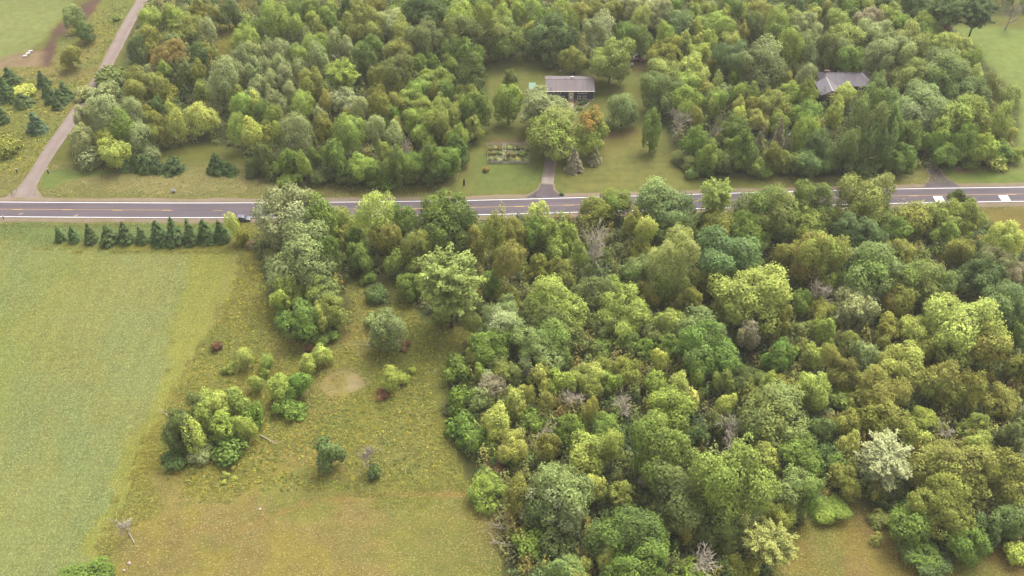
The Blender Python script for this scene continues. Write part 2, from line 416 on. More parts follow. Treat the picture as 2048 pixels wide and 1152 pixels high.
# goldenrod mottling, dry and green drifts in the meadows, wheel tracks, the pale dead ring
meadow = np.isin(cls, [1, 3, 7])
mot = smooth01((NZ[2](XX, YY, 7.0, 4) - 0.42) / 0.2) * meadow
colr += (lin((186, 176, 76), GK) - colr) * (mot * 0.55)[..., None]
mot2 = smooth01((NZ[3](XX, YY, 16.0, 4) - 0.52) / 0.15) * meadow
colr += (lin((152, 162, 82), GK) - colr) * (mot2 * 0.7)[..., None]
mot3 = smooth01((NZ[1](XX, YY, 22.0, 4) - 0.55) / 0.12) * meadow
colr += (lin((186, 164, 102), GK) - colr) * (mot3 * 0.6)[..., None]
hay = cls == 5
hm = smooth01((NZ[2](XX + YY * .3, YY * 0.35, 10.0, 4) - 0.45) / 0.2) * hay
colr += (lin((172, 168, 92), GK) - colr) * (hm * 0.5)[..., None]
hm = smooth01((NZ[3](XX + YY * .3, YY * 0.4, 12.0, 4) - 0.5) / 0.2) * hay
colr += (lin((146, 164, 106), GK) - colr) * (hm * 0.5)[..., None]
e0, e1 = at(374, 512)[:2], at(165, 1150)[:2]; ed = (e1 - e0) / np.linalg.norm(e1 - e0)
across_ = (XX - e0[0]) * ed[1] - (YY - e0[1]) * ed[0]
rows_ = np.sin(across_ * 6.283 / 5.5 + 1.5 * NZ[0](XX, YY, 40.0)) * (.4 + NZ[3](XX, YY, 18.0))
colr *= (1 + .05 * rows_ * (hay | (cls == 6)))[..., None]     # swaths left by the mower
cx, cy = at(682, 766)[:2]
rr = np.hypot((XX - cx) / 5.2, (YY - cy) / 4.4) + WARPX * 0.9 + (NZ[2](XX, YY, 3.0) - .5) * .5
ring = smooth01((1.08 - rr) / 0.2) * np.maximum(smooth01((rr - 0.55) / 0.25) * 0.65, smooth01((XX - cx - 0.3) / 2.0))
colr += (lin((208, 188, 144), GK) - colr) * (ring * 1.0)[..., None]; tall *= 1 - ring * .7
def track(px, half, rgb, amt):
    global colr
    d = ldist(poly_w(px), XX, YY)
    w = smooth01((half + 0.6 - d) / 0.9) * amt * (0.6 + 0.8 * NZ[0](XX, YY, 6.0))
    colr = colr + (lin(rgb, GK) - colr) * np.clip(w, 0, 1)[..., None]
track([(480, 1060), (560, 1025), (640, 1003), (740, 994), (840, 988), (960, 990)], 0.3, (190, 158, 92), 0.7)
track([(480, 1046), (560, 1013), (640, 994), (740, 986), (840, 979), (960, 980)], 0.3, (128, 124, 62), 0.5)
track([(250, 1140), (300, 1090), (380, 1060), (480, 1052)], 0.4, (186, 156, 96), 0.4)
track([(470, 505), (455, 560), (436, 610), (428, 650)], 0.5, (180, 170, 110), 0.6)
track([(1175, 560), (1180, 560)], 0.2, (120, 120, 60), 0.0)
track([(214, 130), (170, 152), (120, 148), (60, 152)], 1.6, (166, 158, 104), 0.6)
track([(-150, 452), (460, 452)], 0.6, (120, 128, 62), 0.5)
for ya in (310, 322, 334, 346, 358):
    track([(1130, ya + 8), (1380, ya)], 0.6, (126, 134, 62), 0.35)
zc = (0.10 * (NZ[0](XX, YY, 30, 2) - 0.5)) * 0.0
verts = np.stack([XX.ravel(), YY.ravel(), zc.ravel()], 1)
ii, jj = np.meshgrid(np.arange(nx - 1), np.arange(ny - 1))
v00 = (jj * nx + ii).ravel()
faces = np.stack([v00, v00 + 1, v00 + nx + 1, v00 + nx], 1)
fcls = cls[:-1, :-1].ravel()
colr *= (1.0, 1.0, .90)
cflat, tflat = colr.reshape(-1, 3), tall.ravel()
for k, nm in enumerate(NAMES):
    sel = faces[fcls == k]
    if not len(sel): continue
    u, inv = np.unique(sel, return_inverse=True)
    me = np_mesh(nm, verts[u], inv.reshape(sel.shape), M_GROUND, vert_attrs={'zone': cflat[u], 'tall': tflat[u]})
    tag(link(nm, me), kind='structure')
# the country round about, a little lower than the surveyed sheet
ov = np.array([(-3000, -1500, -.12), (3000, -1500, -.12), (3000, 5000, -.12), (-3000, 5000, -.12)])
tag(link('countryside', np_mesh('countryside', ov, [[0, 1, 2, 3]], M_GROUND, vert_attrs={'zone': np.tile(lin((140, 142, 72), GK), (4, 1)), 'tall': np.full(4, .6)})), kind='structure')

# ------------------------------------------------------------------ highway, gravel lane, drives
def resample(P, step):
    P = np.asarray(P, float); seg = np.linalg.norm(np.diff(P, axis=0), axis=1); s = np.r_[0, np.cumsum(seg)]
    # Catmull-Rom through the surveyed points
    out = []
    for i in range(len(P) - 1):
        p0, p1, p2, p3 = P[max(i - 1, 0)], P[i], P[i + 1], P[min(i + 2, len(P) - 1)]
        n = max(2, int(seg[i] / step))
        for t in np.arange(n) / n:
            out.append(0.5 * (2 * p1 + (p2 - p0) * t + (2 * p0 - 5 * p1 + 4 * p2 - p3) * t * t + (3 * p1 - p0 - 3 * p2 + p3) * t ** 3))
    out.append(P[-1]); return np.array(out)
def normals2(P):
    T = np.gradient(P, axis=0); T /= np.linalg.norm(T, axis=1)[:, None]
    return np.stack([-T[:, 1], T[:, 0]], 1)
def ribbon(name, P, o0, o1, z, mat, parent=None, cols=1, wob=0.0):
    """strip along P between side offsets o0..o1 (arrays or numbers)"""
    N = normals2(P); n = len(P)
    o0 = np.broadcast_to(o0, n).astype(float); o1 = np.broadcast_to(o1, n).astype(float)
    if wob:
        o0 = o0 - wob * (NZ[0](P[:, 0] + 31, P[:, 1], 5.0) - .5); o1 = o1 + wob * (NZ[1](P[:, 0], P[:, 1] + 57, 5.0) - .5)
    vs = []; ac = []
    for c in range(cols + 1):
        t = c / cols; o = o0 * (1 - t) + o1 * t
        vs.append(np.c_[P + N * o[:, None], np.full(n, z)]); ac.append(np.full(n, t))
    vs = np.concatenate(vs); ac = np.concatenate(ac)
    fs = []
    for c in range(cols):
        b = c * n
        i = np.arange(n - 1)
        fs.append(np.stack([b + i, b + i + 1, b + n + i + 1, b + n + i], 1))
    me = np_mesh(name, vs, np.concatenate(fs), mat, vert_attrs={'across': ac})
    if me.polygons[0].normal.z < 0: me.flip_normals()
    return link(name, me, parent)
HW = [(-420, 401.5, 431.5), (-200, 402.8, 433), (0, 403.8, 434.2), (300, 405.5, 436), (500, 405.3, 435.8), (700, 404, 433.8), (930, 401.5, 430), (1127, 396.5, 425.2), (1377, 389, 418),
      (1667, 381, 410.2), (1800, 377.9, 407), (2048, 374, 403.2), (2300, 371.5, 400.5), (2500, 370, 399)]
HWC = resample([(at(x, a)[:2] + at(x, b)[:2]) / 2 for x, a, b in HW], 3.0)
HALF = 3.62
M_SHOULDER = gravel_mat('shoulder_gravel', (198, 174, 154), (180, 164, 124))
road = tag(ribbon('highway', HWC, -4.15, 4.15, 0.06, M_ASPHALT, cols=16), kind='structure')
tag(ribbon('shoulder', HWC, -6.0, 5.9, 0.03, M_SHOULDER, wob=1.2), kind='structure')
ribbon('edge_line', HWC, HALF - .11, HALF + .11, 0.066, M_WHITE_LINE, road)
ribbon('edge_line', HWC, -HALF - .11, -HALF + .11, 0.066, M_WHITE_LINE, road)
cum = np.r_[0, np.cumsum(np.linalg.norm(np.diff(HWC, axis=0), axis=1))]
def station(px, py=419):
    p = at(px, py)[:2]; return cum[np.argmin(np.linalg.norm(HWC - p, axis=1))]
def sub(s0, s1, step=1.5):
    s = np.arange(s0, s1 + 1e-6, min(step, (s1 - s0) / 2)); return np.stack([np.interp(s, cum, HWC[:, k]) for k in (0, 1)], 1)
ribbon('centre_line', sub(0.5, station(345)), 0.02, 0.15, 0.066, M_YELLOW_LINE, road)
ribbon('centre_line', sub(station(648, 418), cum[-1] - .5), 0.02, 0.15, 0.066, M_YELLOW_LINE, road)
d0 = station(45)
k = -3
while True:
    s0 = d0 + k * 15.24
    if s0 + 4 > cum[-1]: break
    if s0 > 1: ribbon('lane_dash', sub(s0 - 1.6, s0 + 1.6), -0.16, -0.02, 0.067, M_YELLOW_LINE, road)
    k += 1
for px, w in ((1881, 2.9), (1996.5, 3.1)):
    s0 = station(px, 392)
    ribbon('white_panel', sub(s0 - w / 2, s0 + w / 2, .4), -3.25, -0.45, 0.067, M_WHITE_LINE, road, wob=0.15)
# faded marks on the lane at the left
for px, py in ((42, 428), (152, 431)):
    p = at(px, py); c = np.array([p[:2] + (-0.5, -.4), p[:2] + (0.1, 0), p[:2] + (0.5, .5)])
    ribbon('worn_mark', resample(c, .3), -.3, .3, 0.065, M_CONCRETE, road, wob=.4)
GL = resample([at(*p)[:2] for p in [(330, -90), (305, -40), (284, 0), (250, 60), (214, 130), (180, 186), (150, 230), (126, 264), (101, 300), (79, 335), (62, 362), (50, 388), (46, 408)]], 2.0)
n = len(GL); endd = np.r_[np.cumsum(np.linalg.norm(np.diff(GL, axis=0), axis=1)[::-1])[::-1], 0]
flare = 4.2 * smooth01((13 - endd) / 13) ** 1.4
tag(ribbon('gravel_lane', GL, -2.35 - flare * 1.35, 2.35 + flare * .9, 0.02, M_GRAVEL, cols=8, wob=0.7), kind='structure')
def drive(name, px, half, mat, z, flare_m=0.0, mouth=8.0):
    P = resample([at(*p)[:2] for p in px], 0.8)
    e = np.r_[np.cumsum(np.linalg.norm(np.diff(P, axis=0), axis=1)[::-1])[::-1], 0]
    f = flare_m * smooth01((mouth - e) / mouth) ** 1.6
    return tag(ribbon(name, P, -half - f, half + f, z, mat, cols=4, wob=0.12), kind='structure')
M_APRON = gravel_mat('apron_asphalt', (150, 136, 142), (138, 124, 128))
M_OLDTAR = gravel_mat('old_tar', (208, 188, 176), (190, 168, 158))
drive('driveway', [(1104, 302), (1101, 325), (1097, 350), (1094.5, 369)], 1.95, M_OLDTAR, 0.025)
drive('driveway', [(1096.2, 355), (1094.5, 369)], 1.9, M_CONCRETE, 0.031)
drive('driveway_verge', [(1094.5, 367), (1092.5, 382), (1092, 398)], 2.5, M_SHOULDER, 0.034, 5.0, 7)
drive('driveway_apron', [(1094.5, 369), (1092.5, 382), (1092, 399)], 2.0, M_APRON, 0.040, 4.4, 7)
drive('driveway', [(1140, 240), (1112, 268), (1104, 302)], 1.95, M_OLDTAR, 0.028)
drive('driveway', [(1858, 300), (1861, 318), (1866, 339)], 1.9, M_OLDTAR, 0.025)
drive('driveway_verge', [(1866, 337), (1875, 352), (1886, 378)], 2.6, M_SHOULDER, 0.034, 3.8, 9)
drive('driveway_apron', [(1866, 339), (1876, 355), (1888, 379)], 1.7, M_APRON, 0.040, 4.2, 10)

# ------------------------------------------------------------------ foliage prototypes (made once at true size; copies share their mesh)
def unit(v): return v / (np.linalg.norm(v, axis=-1, keepdims=True) + 1e-9)
def sphere_dirs(rng, n): return unit(rng.normal(size=(n, 3)))
def cards(rng, C, N, size, elong=1.35, along=None):
    """leaf sprays: one diamond each, facing N; returns verts, quads"""
    n = len(C); N = unit(N)
    t = along if along is not None else rng.normal(size=(n, 3))
    t = unit(t - (t * N).sum(1, keepdims=True) * N); b = np.cross(N, t)
    s = size[:, None]
    fold = N * s * rng.uniform(-.25, .25, (n, 1))
    V = np.stack([C - t * s * elong * .5, C + b * s * .42 + fold, C + t * s * elong * .5, C - b * s * .42 + fold], 1).reshape(-1, 3)
    return V, np.arange(4 * n).reshape(-1, 4)
def leafmesh(name, rng, C, N, size, tint, alt, mat=None, elong=1.35, along=None):
    V, F = cards(rng, C, N, size, elong, along)
    return np_mesh(name, V, F, mat or M_LEAF, face_attrs={'tint': tint, 'alt': alt})
PROTO = {}
def crown_multi(rng, W, H, lobe, leaf, cover, nsub, upright=0.0):
    """crown of several leading stems, each a heap of leaf masses, so the outline is broken and clefts show; W wide, H high, centred on 0"""
    subs = [(np.array([rng.normal(0, .06), rng.normal(0, .06), .05]), np.array([.44, .44, .78]))]
    for i in range(nsub - 1):
        a = i * 6.283 / (nsub - 1) + rng.normal(0, .45); r = rng.uniform(.36, .74) * (1 - .25 * upright)
        zz = rng.uniform(-.50, .46) - .25 * max(0, r - .5)
        rx = rng.uniform(.22, .44)
        subs.append((np.array([r * math.cos(a), r * math.sin(a), zz]), np.array([rx, rx, rng.uniform(.34, .60) * (1 + .35 * upright)])))
    R = np.array([W / 2, W / 2, H / 2]); mean = (W * W * H) ** (1 / 3) / 2
    P, Nn, T, A = [], [], [], []
    aw = unit(rng.normal(size=3)); ph0 = rng.uniform(0, 6)
    for si, (c, r) in enumerate(subs):
        nl = int(2.6 * r.mean() ** 2 * 4 / (lobe ** 2) * .30) + 4
        k = np.arange(nl) + .5; z = 1 - 1.75 * k / nl; ph = k * 2.39996 + rng.uniform(0, 6); q = np.sqrt(np.maximum(1 - z * z, 0))
        D = unit(np.stack([q * np.cos(ph), q * np.sin(ph), z], 1) + rng.normal(0, .18, (nl, 3)))
        C = c + D * r * (1 + rng.normal(0, .15, (nl, 1)) - lobe * .5)
        ok = np.ones(nl, bool)
        for sj, (c2, r2) in enumerate(subs):
            if sj != si: ok &= (((C - c2) / r2) ** 2).sum(1) > .80
        st, sa = rng.normal(1, .07), rng.normal(0, .13)
        for i in np.nonzero(ok)[0]:
            lr = lobe * rng.uniform(.6, 1.35)
            cnt = int(cover * 6.2 * (lr * mean) ** 2 / (leaf * leaf * .5)) + 3
            d = sphere_dirs(rng, cnt * 2); d = d[(d @ D[i]) > -.3][:cnt]
            rr = lr * (1 - .35 * rng.random(len(d)) ** 2) * (1 + .11 * rng.normal(size=len(d)))
            P.append((C[i] + d * rr[:, None] * (1, 1, 1 + .3 * upright)) * R)
            Nn.append(d * .7 + D[i] * .35 + (0, 0, .25) + rng.normal(0, .28, d.shape))
            T.append(st * rng.normal(1, .10) * rng.normal(1, .23, len(d)))
            A.append(np.clip(.5 + .22 * math.sin(1.8 * float(C[i] @ aw) + ph0) + sa + rng.normal(0, .12) + rng.normal(0, .10, len(d)), 0, 1))
    n_in = int(.10 * sum(map(len, P)))     # leaves inside, so that the crown is not a shell
    inn = unit(rng.normal(size=(n_in, 3))) * rng.random((n_in, 1)) ** .5 * .62
    P.append(inn * R); Nn.append(rng.normal(size=(n_in, 3)) + (0, 0, .6)); T.append(rng.normal(.95, .15, n_in)); A.append(np.full(n_in, .4))
    P, Nn, T, A = np.concatenate(P), np.concatenate(Nn), np.clip(np.concatenate(T), .5, 1.6), np.concatenate(A)
    for ax, ext in ((0, W), (1, W)):
        lo_, hi_ = np.percentile(P[:, ax], (1, 99)); P[:, ax] = (P[:, ax] - (lo_ + hi_) / 2) * ext / (hi_ - lo_)
    lo_, hi_ = np.percentile(P[:, 2], (.5, 99.7)); P[:, 2] = (P[:, 2] - (lo_ + hi_) / 2) * H / (hi_ - lo_)
    return P, Nn, leaf * rng.uniform(.65, 1.35, len(P)), T, A
def crown_strands(rng, W, H, nb, leaf, per, up=0.6, droop=0.25, conic=False, spread=.16):
    """feathery crown: leafy sprays along many upswept branches"""
    P, Nn, T, A, AL = [], [], [], [], []
    for i in range(nb):
        z0 = rng.uniform(-.48, .30) if conic else rng.uniform(-.40, .15)
        az = i * 2.39996 + rng.normal(0, .3)
        env = (1.0 - max(0, z0 + .3) * 1.1) if conic else 1.0
        el = rng.uniform(up - .3, up + .5)
        L = rng.uniform(.55, 1.0) * env
        n = int(per * L)
        t = np.sort(rng.random(n)) ** .75
        hx = L * t * math.cos(el); hz = z0 + L * .62 * (t * math.sin(el) - droop * t ** 2.2)
        if conic: hx = hx * (1 - .25 * t)
        pos = np.stack([hx * math.cos(az), hx * math.sin(az), hz], 1)
        wd = spread * (1 - .65 * t)[:, None]
        pos = pos + rng.normal(0, 1, (n, 3)) * wd * np.array([1, 1, .55])
        d = np.array([math.cos(az) * math.cos(el), math.sin(az) * math.cos(el), math.sin(el) * .8])
        P.append(pos * (W / 2, W / 2, H / 2) * (1, 1, 1.0)); AL.append(np.tile(d, (n, 1)) + rng.normal(0, .45, (n, 3)) - np.outer(t, (0, 0, droop)))
        Nn.append(np.array([0, 0, .8]) + d * .3 + rng.normal(0, .55, (n, 3)))
        tn = rng.normal(1, .10)
        T.append(np.clip(tn * rng.normal(1, .15, n), .5, 1.6)); A.append(np.clip(.25 + .5 * t + rng.normal(0, .2, n), 0, 1))
    P = np.concatenate(P)
    P[:, 2] -= (P[:, 2].max() + P[:, 2].min()) / 2
    P[:, 2] *= H / (P[:, 2].max() - P[:, 2].min())
    return P, np.concatenate(Nn), leaf * rng.uniform(.7, 1.4, len(P)), np.concatenate(T), np.concatenate(A), np.concatenate(AL)
def spruce(rng, W, H, layers, fat=1.0):
    """tiered drooping boughs; base at 0"""
    P, Nn, T, A, AL, S = [], [], [], [], [], []
    for k in range(layers):
        f = (k + rng.uniform(-.2, .2)) / layers
        zz = H * (0.03 + .95 * f); r = W / 2 * (1 - f) ** (0.85 / fat) * rng.uniform(.85, 1.1) + .08 * W * (1 - f) + .05
        nb = int(6 + 10 * (1 - f))
        for j in range(nb):
            az = rng.uniform(0, 6.283); L = r * rng.uniform(.75, 1.12)
            n = max(4, int(13 * L / .9))
            t = rng.random(n) ** .6
            hx = L * t; hz = zz - L * (.22 * t + .18 * t * t) + .25 * L
            side = rng.normal(0, .16, n) * L * (1 - .4 * t)
            pos = np.stack([hx * math.cos(az) - side * math.sin(az), hx * math.sin(az) + side * math.cos(az), hz + rng.normal(0, .05 * L, n)], 1)
            P.append(pos); d = np.array([math.cos(az), math.sin(az), -.25])
            AL.append(np.tile(d, (n, 1)) + rng.normal(0, .3, (n, 3))); Nn.append(np.array([0, 0, .75]) + d * .45 + rng.normal(0, .28, (n, 3)))
            T.append(np.clip(rng.normal(1, .12) * rng.normal(1, .14, n), .5, 1.5)); A.append(np.clip(t * .6 + rng.normal(.15, .2, n), 0, 1))
            S.append(np.full(n, .42) * rng.uniform(.7, 1.3, n))
    return [np.concatenate(q) for q in (P, Nn, S, T, A, AL)]
def bare_tree(rng, W, H, twig=1.0, lean=0.0, thick=.032):
    """leafless branching; base at 0"""
    mb = MB()
    def grow(p, d, L, r, lev):
        n = 4 if lev < 2 else 3
        pts = [p]; q = p.copy(); dd = d.copy()
        for i in range(n - 1):
            dd = unit(dd + rng.normal(0, .12 + .05 * lev, 3) + (0, 0, .04)); q = q + dd * L / (n - 1); pts.append(q.copy())
        rads = [r * (1 - .6 * i / (n - 1)) for i in range(n)]
        mb.tube(pts, rads, 6 if lev == 0 else (4 if lev == 1 else 3))
        if lev >= 3: return
        kids = (7, 6, 5, 4)[lev]
        for c in range(int(kids * (twig if lev > 0 else 1)) + (0 if lev else 2)):
            t = rng.uniform(.3, 1.0) if lev else rng.uniform(.35, 1.0)
            i = min(int(t * (n - 1)), n - 2); base = pts[i] + (pts[i + 1] - pts[i]) * (t * (n - 1) - i)
            ax = unit(np.cross(dd, rng.normal(size=3)))
            ang = rng.uniform(.4, .95); nd_ = unit(d * math.cos(ang) + ax * math.sin(ang) + (0, 0, .12))
            grow(base, nd_, L * rng.uniform(.45, .72), max(r * (1 - .6 * t) * .66, .065 * thick / .032), lev + 1)
    grow(np.zeros(3), unit(np.array([lean, 0.0, 1.0])), H * .55, H * thick, 0)
    v = np.array(mb.v); top = v[:, 2].max(); wd = np.percentile(np.abs(v[:, :2]), 99) * 2
    v[:, 2] *= H / top; v[:, :2] *= W / max(wd, 1e-3)
    mb.v = [tuple(p) for p in v]; return mb
def add_proto(kind, arr, dims, mat=None, elong=1.35, seed=0):
    rng = np.random.default_rng(seed)
    along = arr[5] if len(arr) > 5 else None
    PROTO.setdefault(kind, []).append((leafmesh('foliage', rng, *arr[:5], mat=mat, elong=elong, along=along), dims))
sd = 100
for cl, W, lobe, leaf, ns in (('L', 15.0, .22, .40, (9, 15)), ('M', 9.5, .25, .36, (6, 11)), ('S', 5.5, .32, .30, (4, 8))):
    for v in range(9):
        sd += 1; rng = np.random.default_rng(sd); H = W * rng.uniform(.95, 1.15)
        add_proto('R' + cl, crown_multi(rng, W, H, lobe * rng.uniform(.85, 1.2), leaf, .72, int(rng.integers(*ns))), (W, H), seed=sd)
    for v in range(2 if cl == 'L' else 6):
        sd += 1; rng = np.random.default_rng(sd); H = W * 1.4
        add_proto('A' + cl, crown_multi(rng, W, H, lobe * .85, leaf * .85, .62, int(rng.integers(*ns)), 1.0), (W, H), seed=sd)
for v in range(5):
    sd += 1; rng = np.random.default_rng(sd)
    add_proto('U', crown_multi(rng, 5.0, 3.8, .26, .33, .85, 6), (5.0, 3.8), seed=sd)
for v in range(3):
    sd += 1; rng = np.random.default_rng(sd)
    add_proto('W', crown_strands(rng, 14.0, 13.0, 190, .28, 165, up=.6, droop=.12, spread=.095), (14.0, 13.0), elong=2.0, seed=sd)
    sd += 1; rng = np.random.default_rng(sd)
    add_proto('C', crown_strands(rng, 6.0, 13.0, 130, .38, 70, up=1.0, droop=.0, conic=True, spread=.15), (6.0, 13.0), elong=1.8, seed=sd)
    sd += 1; rng = np.random.default_rng(sd)
    add_proto('S', spruce(rng, 4.6, 9.0, 15), (4.6, 9.0), M_NEEDLE, 2.0, seed=sd)
    sd += 1; rng = np.random.default_rng(sd)
    add_proto('F', spruce(rng, 5.5, 5.2, 11, 1.5), (5.5, 5.2), M_NEEDLE, 2.0, seed=sd)
for v in range(5):
    rng = np.random.default_rng(700 + v)
    PROTO.setdefault('B', []).append((bare_tree(rng, 9.0, 11.0, lean=(0, .15, -.3, .4, -.1)[v]).mesh('bare_limbs', M_DEAD), (9.0, 11.0)))
for v in range(3):
    rng = np.random.default_rng(720 + v)
    PROTO.setdefault('G', []).append((bare_tree(rng, 4.0, 4.0, .8, thick=.02).mesh('bare_limbs', M_DEAD), (4.0, 4.0)))
# trunks with limbs, unit height (scaled to the tree)
TRUNK = {}
for key, mat in (('brown', M_BARK), ('pale', M_PALE_BARK)):
    for v in range(3):
        rng = np.random.default_rng(800 + v); mb = MB()
        pts = [np.array([0, 0, -.02]), np.array([0, 0, .25])]; q = pts[-1].copy()
        for i in range(4):
            q = q + np.array([rng.normal(0, .012), rng.normal(0, .012), .17]); pts.append(q.copy())
        mb.tube(pts, [.024, .018, .015, .011, .008, .004], 7)
        for i in range(7):
            t = rng.uniform(.35, .8); az = i * 2.4 + rng.normal(0, .3); L = rng.uniform(.16, .3)
            b = np.array([0, 0, t]); d = np.array([math.cos(az), math.sin(az), rng.uniform(.5, 1.1)])
            mb.tube([b, b + d * L * .5, b + d * L + (0, 0, .03)], [.009, .006, .003], 4)
        TRUNK.setdefault(key, []).append(mb.mesh('trunk', mat))

# ------------------------------------------------------------------ trees, surveyed one by one: x y width height kind colour [second colour]
# kinds: R round broadleaf, A upright airy broadleaf, W feathery, C narrow poplar, S spruce, F low spruce, B bare, G small bare shrub, U shrub; lower case = open-grown
TREES = {}
TREES['northwest wood'] = '''
300 35 42 46 R l;340 25 44 44 R l;378 48 48 36 R o;350 60 50 36 R o;295 72 44 50 R o;343 80 42 32 W z;274 96 36 60 R b;335 108 72 46 R n;300 100 26 34 R k;415 55 34 46 A s;
415 98 30 26 R o;452 20 56 48 R d;434 30 14 30 A k;400 15 40 40 R o;392 108 40 46 R d;372 140 50 50 R q;330 138 24 40 A l;302 142 34 30 R s;222 150 60 34 U q;285 170 80 56 R o y;
322 176 50 50 R o;202 182 50 36 U s;165 187 36 30 U s;442 148 60 56 A s;396 142 26 50 A o;402 180 34 40 R l;468 180 28 30 A y;315 212 30 40 R d;210 222 60 60 A s;170 232 40 50 A s;
262 222 50 60 A s;240 248 40 60 A g;300 228 40 46 R o;341 212 26 36 A y;353 247 38 66 A y;402 232 56 60 a y;162 278 50 54 A s;215 280 46 50 R o;275 275 60 56 A s;300 268 40 40 R o;
228 307 50 58 r y;178 310 60 50 U s;290 306 60 40 R s;330 272 30 60 R k;
548 30 50 46 A l;537 22 36 40 A l;490 50 34 46 A l;478 76 34 40 A l;500 76 30 50 A l;520 56 36 50 A g;570 46 34 46 A l;595 50 30 44 A l;585 20 36 36 A g;620 15 36 40 A g;
655 30 34 46 A g;662 14 26 30 A l;625 36 30 36 A l;640 56 30 40 A o;605 66 26 30 A s;480 110 30 50 A s;505 105 34 46 A s;530 96 34 46 A s;556 100 40 44 A s;505 136 34 44 A s;
530 130 32 40 A s;560 126 36 44 A s;475 140 32 44 A s;455 152 30 40 A s;512 166 30 36 A s;540 156 34 44 A s;566 148 36 44 A s;600 136 36 40 A s;595 106 36 40 A l;636 112 36 56 A s;
620 86 36 34 A l;650 86 30 40 A l;668 82 28 50 A s;690 92 28 44 A s;724 38 78 66 R k o;780 40 48 44 R s;680 60 32 30 R g;690 15 30 40 R d;755 62 20 18 A y;722 70 18 18 A l;
746 86 40 40 R g;722 116 50 56 R d;722 96 22 20 A l;800 98 56 46 R o k;793 140 70 70 R q o;756 156 40 50 R o;685 150 86 56 W l;696 197 58 56 R v s;620 166 50 36 A o;636 186 30 36 A o;
650 202 24 44 A k;540 192 30 44 A s;560 202 26 40 A s;580 182 30 40 A s;505 192 28 40 A s;603 205 40 50 A l;640 226 26 40 A s;480 206 40 46 A l;506 200 30 40 A y;476 250 40 50 A l;
522 226 40 60 R g;550 232 28 50 A l;502 264 36 60 A y;526 272 40 50 R o;590 256 54 60 A s;556 266 26 50 A l;648 252 34 50 R o;690 226 30 30 R k;720 216 30 50 A s;756 200 50 36 A o;
700 256 56 50 A l;750 256 36 60 A s;785 266 34 50 A s;770 226 50 30 R g;796 246 26 30 R k;800 12 50 40 R l;852 16 80 60 R d;803 55 38 40 A y;854 72 74 66 R q s;930 62 70 70 R q k;
866 34 20 16 A k;896 46 26 22 A y;920 30 50 50 A l;946 36 30 36 A y;968 32 36 70 A l;984 40 28 40 A y;1008 28 40 40 A l;1034 22 36 36 A l;1008 76 82 90 R h g;900 92 34 46 A g;
896 126 40 50 R g;938 104 54 56 R g;945 142 60 76 R d;840 126 36 34 R g;868 126 26 34 R g;850 156 46 34 R l;835 180 50 34 R l;815 192 36 36 R l;880 156 50 30 R l;840 202 40 40 R y l;
868 176 22 36 A k;890 182 40 40 R g;935 180 44 44 R l;925 202 34 30 R l;950 212 50 60 R g;885 228 76 66 R o l;930 216 40 30 R k;830 236 40 46 R l;790 202 30 40 A o;806 208 40 30 R l;
845 266 50 40 R l;915 266 40 50 R l;947 256 48 60 R y l;890 268 40 40 R o;608 326 26 54 A l;576 320 36 60 R g;546 340 36 50 R g;530 312 36 60 R q;512 332 40 56 R d;664 308 40 60 R g;
630 312 26 50 R g;682 322 36 56 R g;700 345 50 40 R d;640 350 50 34 U d;580 358 60 30 U g;720 330 50 50 R l;750 345 36 50 R g;790 320 50 60 R g;770 300 30 40 R l;820 300 36 50 B t;
830 332 50 60 R g;860 312 44 60 R g;890 322 50 60 R g;915 312 46 64 R d;870 345 50 36 R d;760 362 50 24 U g;910 290 44 50 R g;
1150 122 56 52 r k o;1100 74 96 92 R d b;1200 62 64 72 R s v;1248 76 46 60 R g;1146 48 24 60 A l;1282 30 36 44 A y;1282 76 44 62 R q;1120 16 40 40 A l;1062 18 40 30 A l;1160 20 40 30 R o;
1190 14 40 30 R o;1230 18 40 30 R o;1262 10 50 30 R s;1312 18 60 46 R s;1060 60 20 40 A y;1084 28 30 30 R g;880 5 40 30 R g;750 5 40 26 R o;960 4 40 26 R g;1010 3 40 24 R o
'''
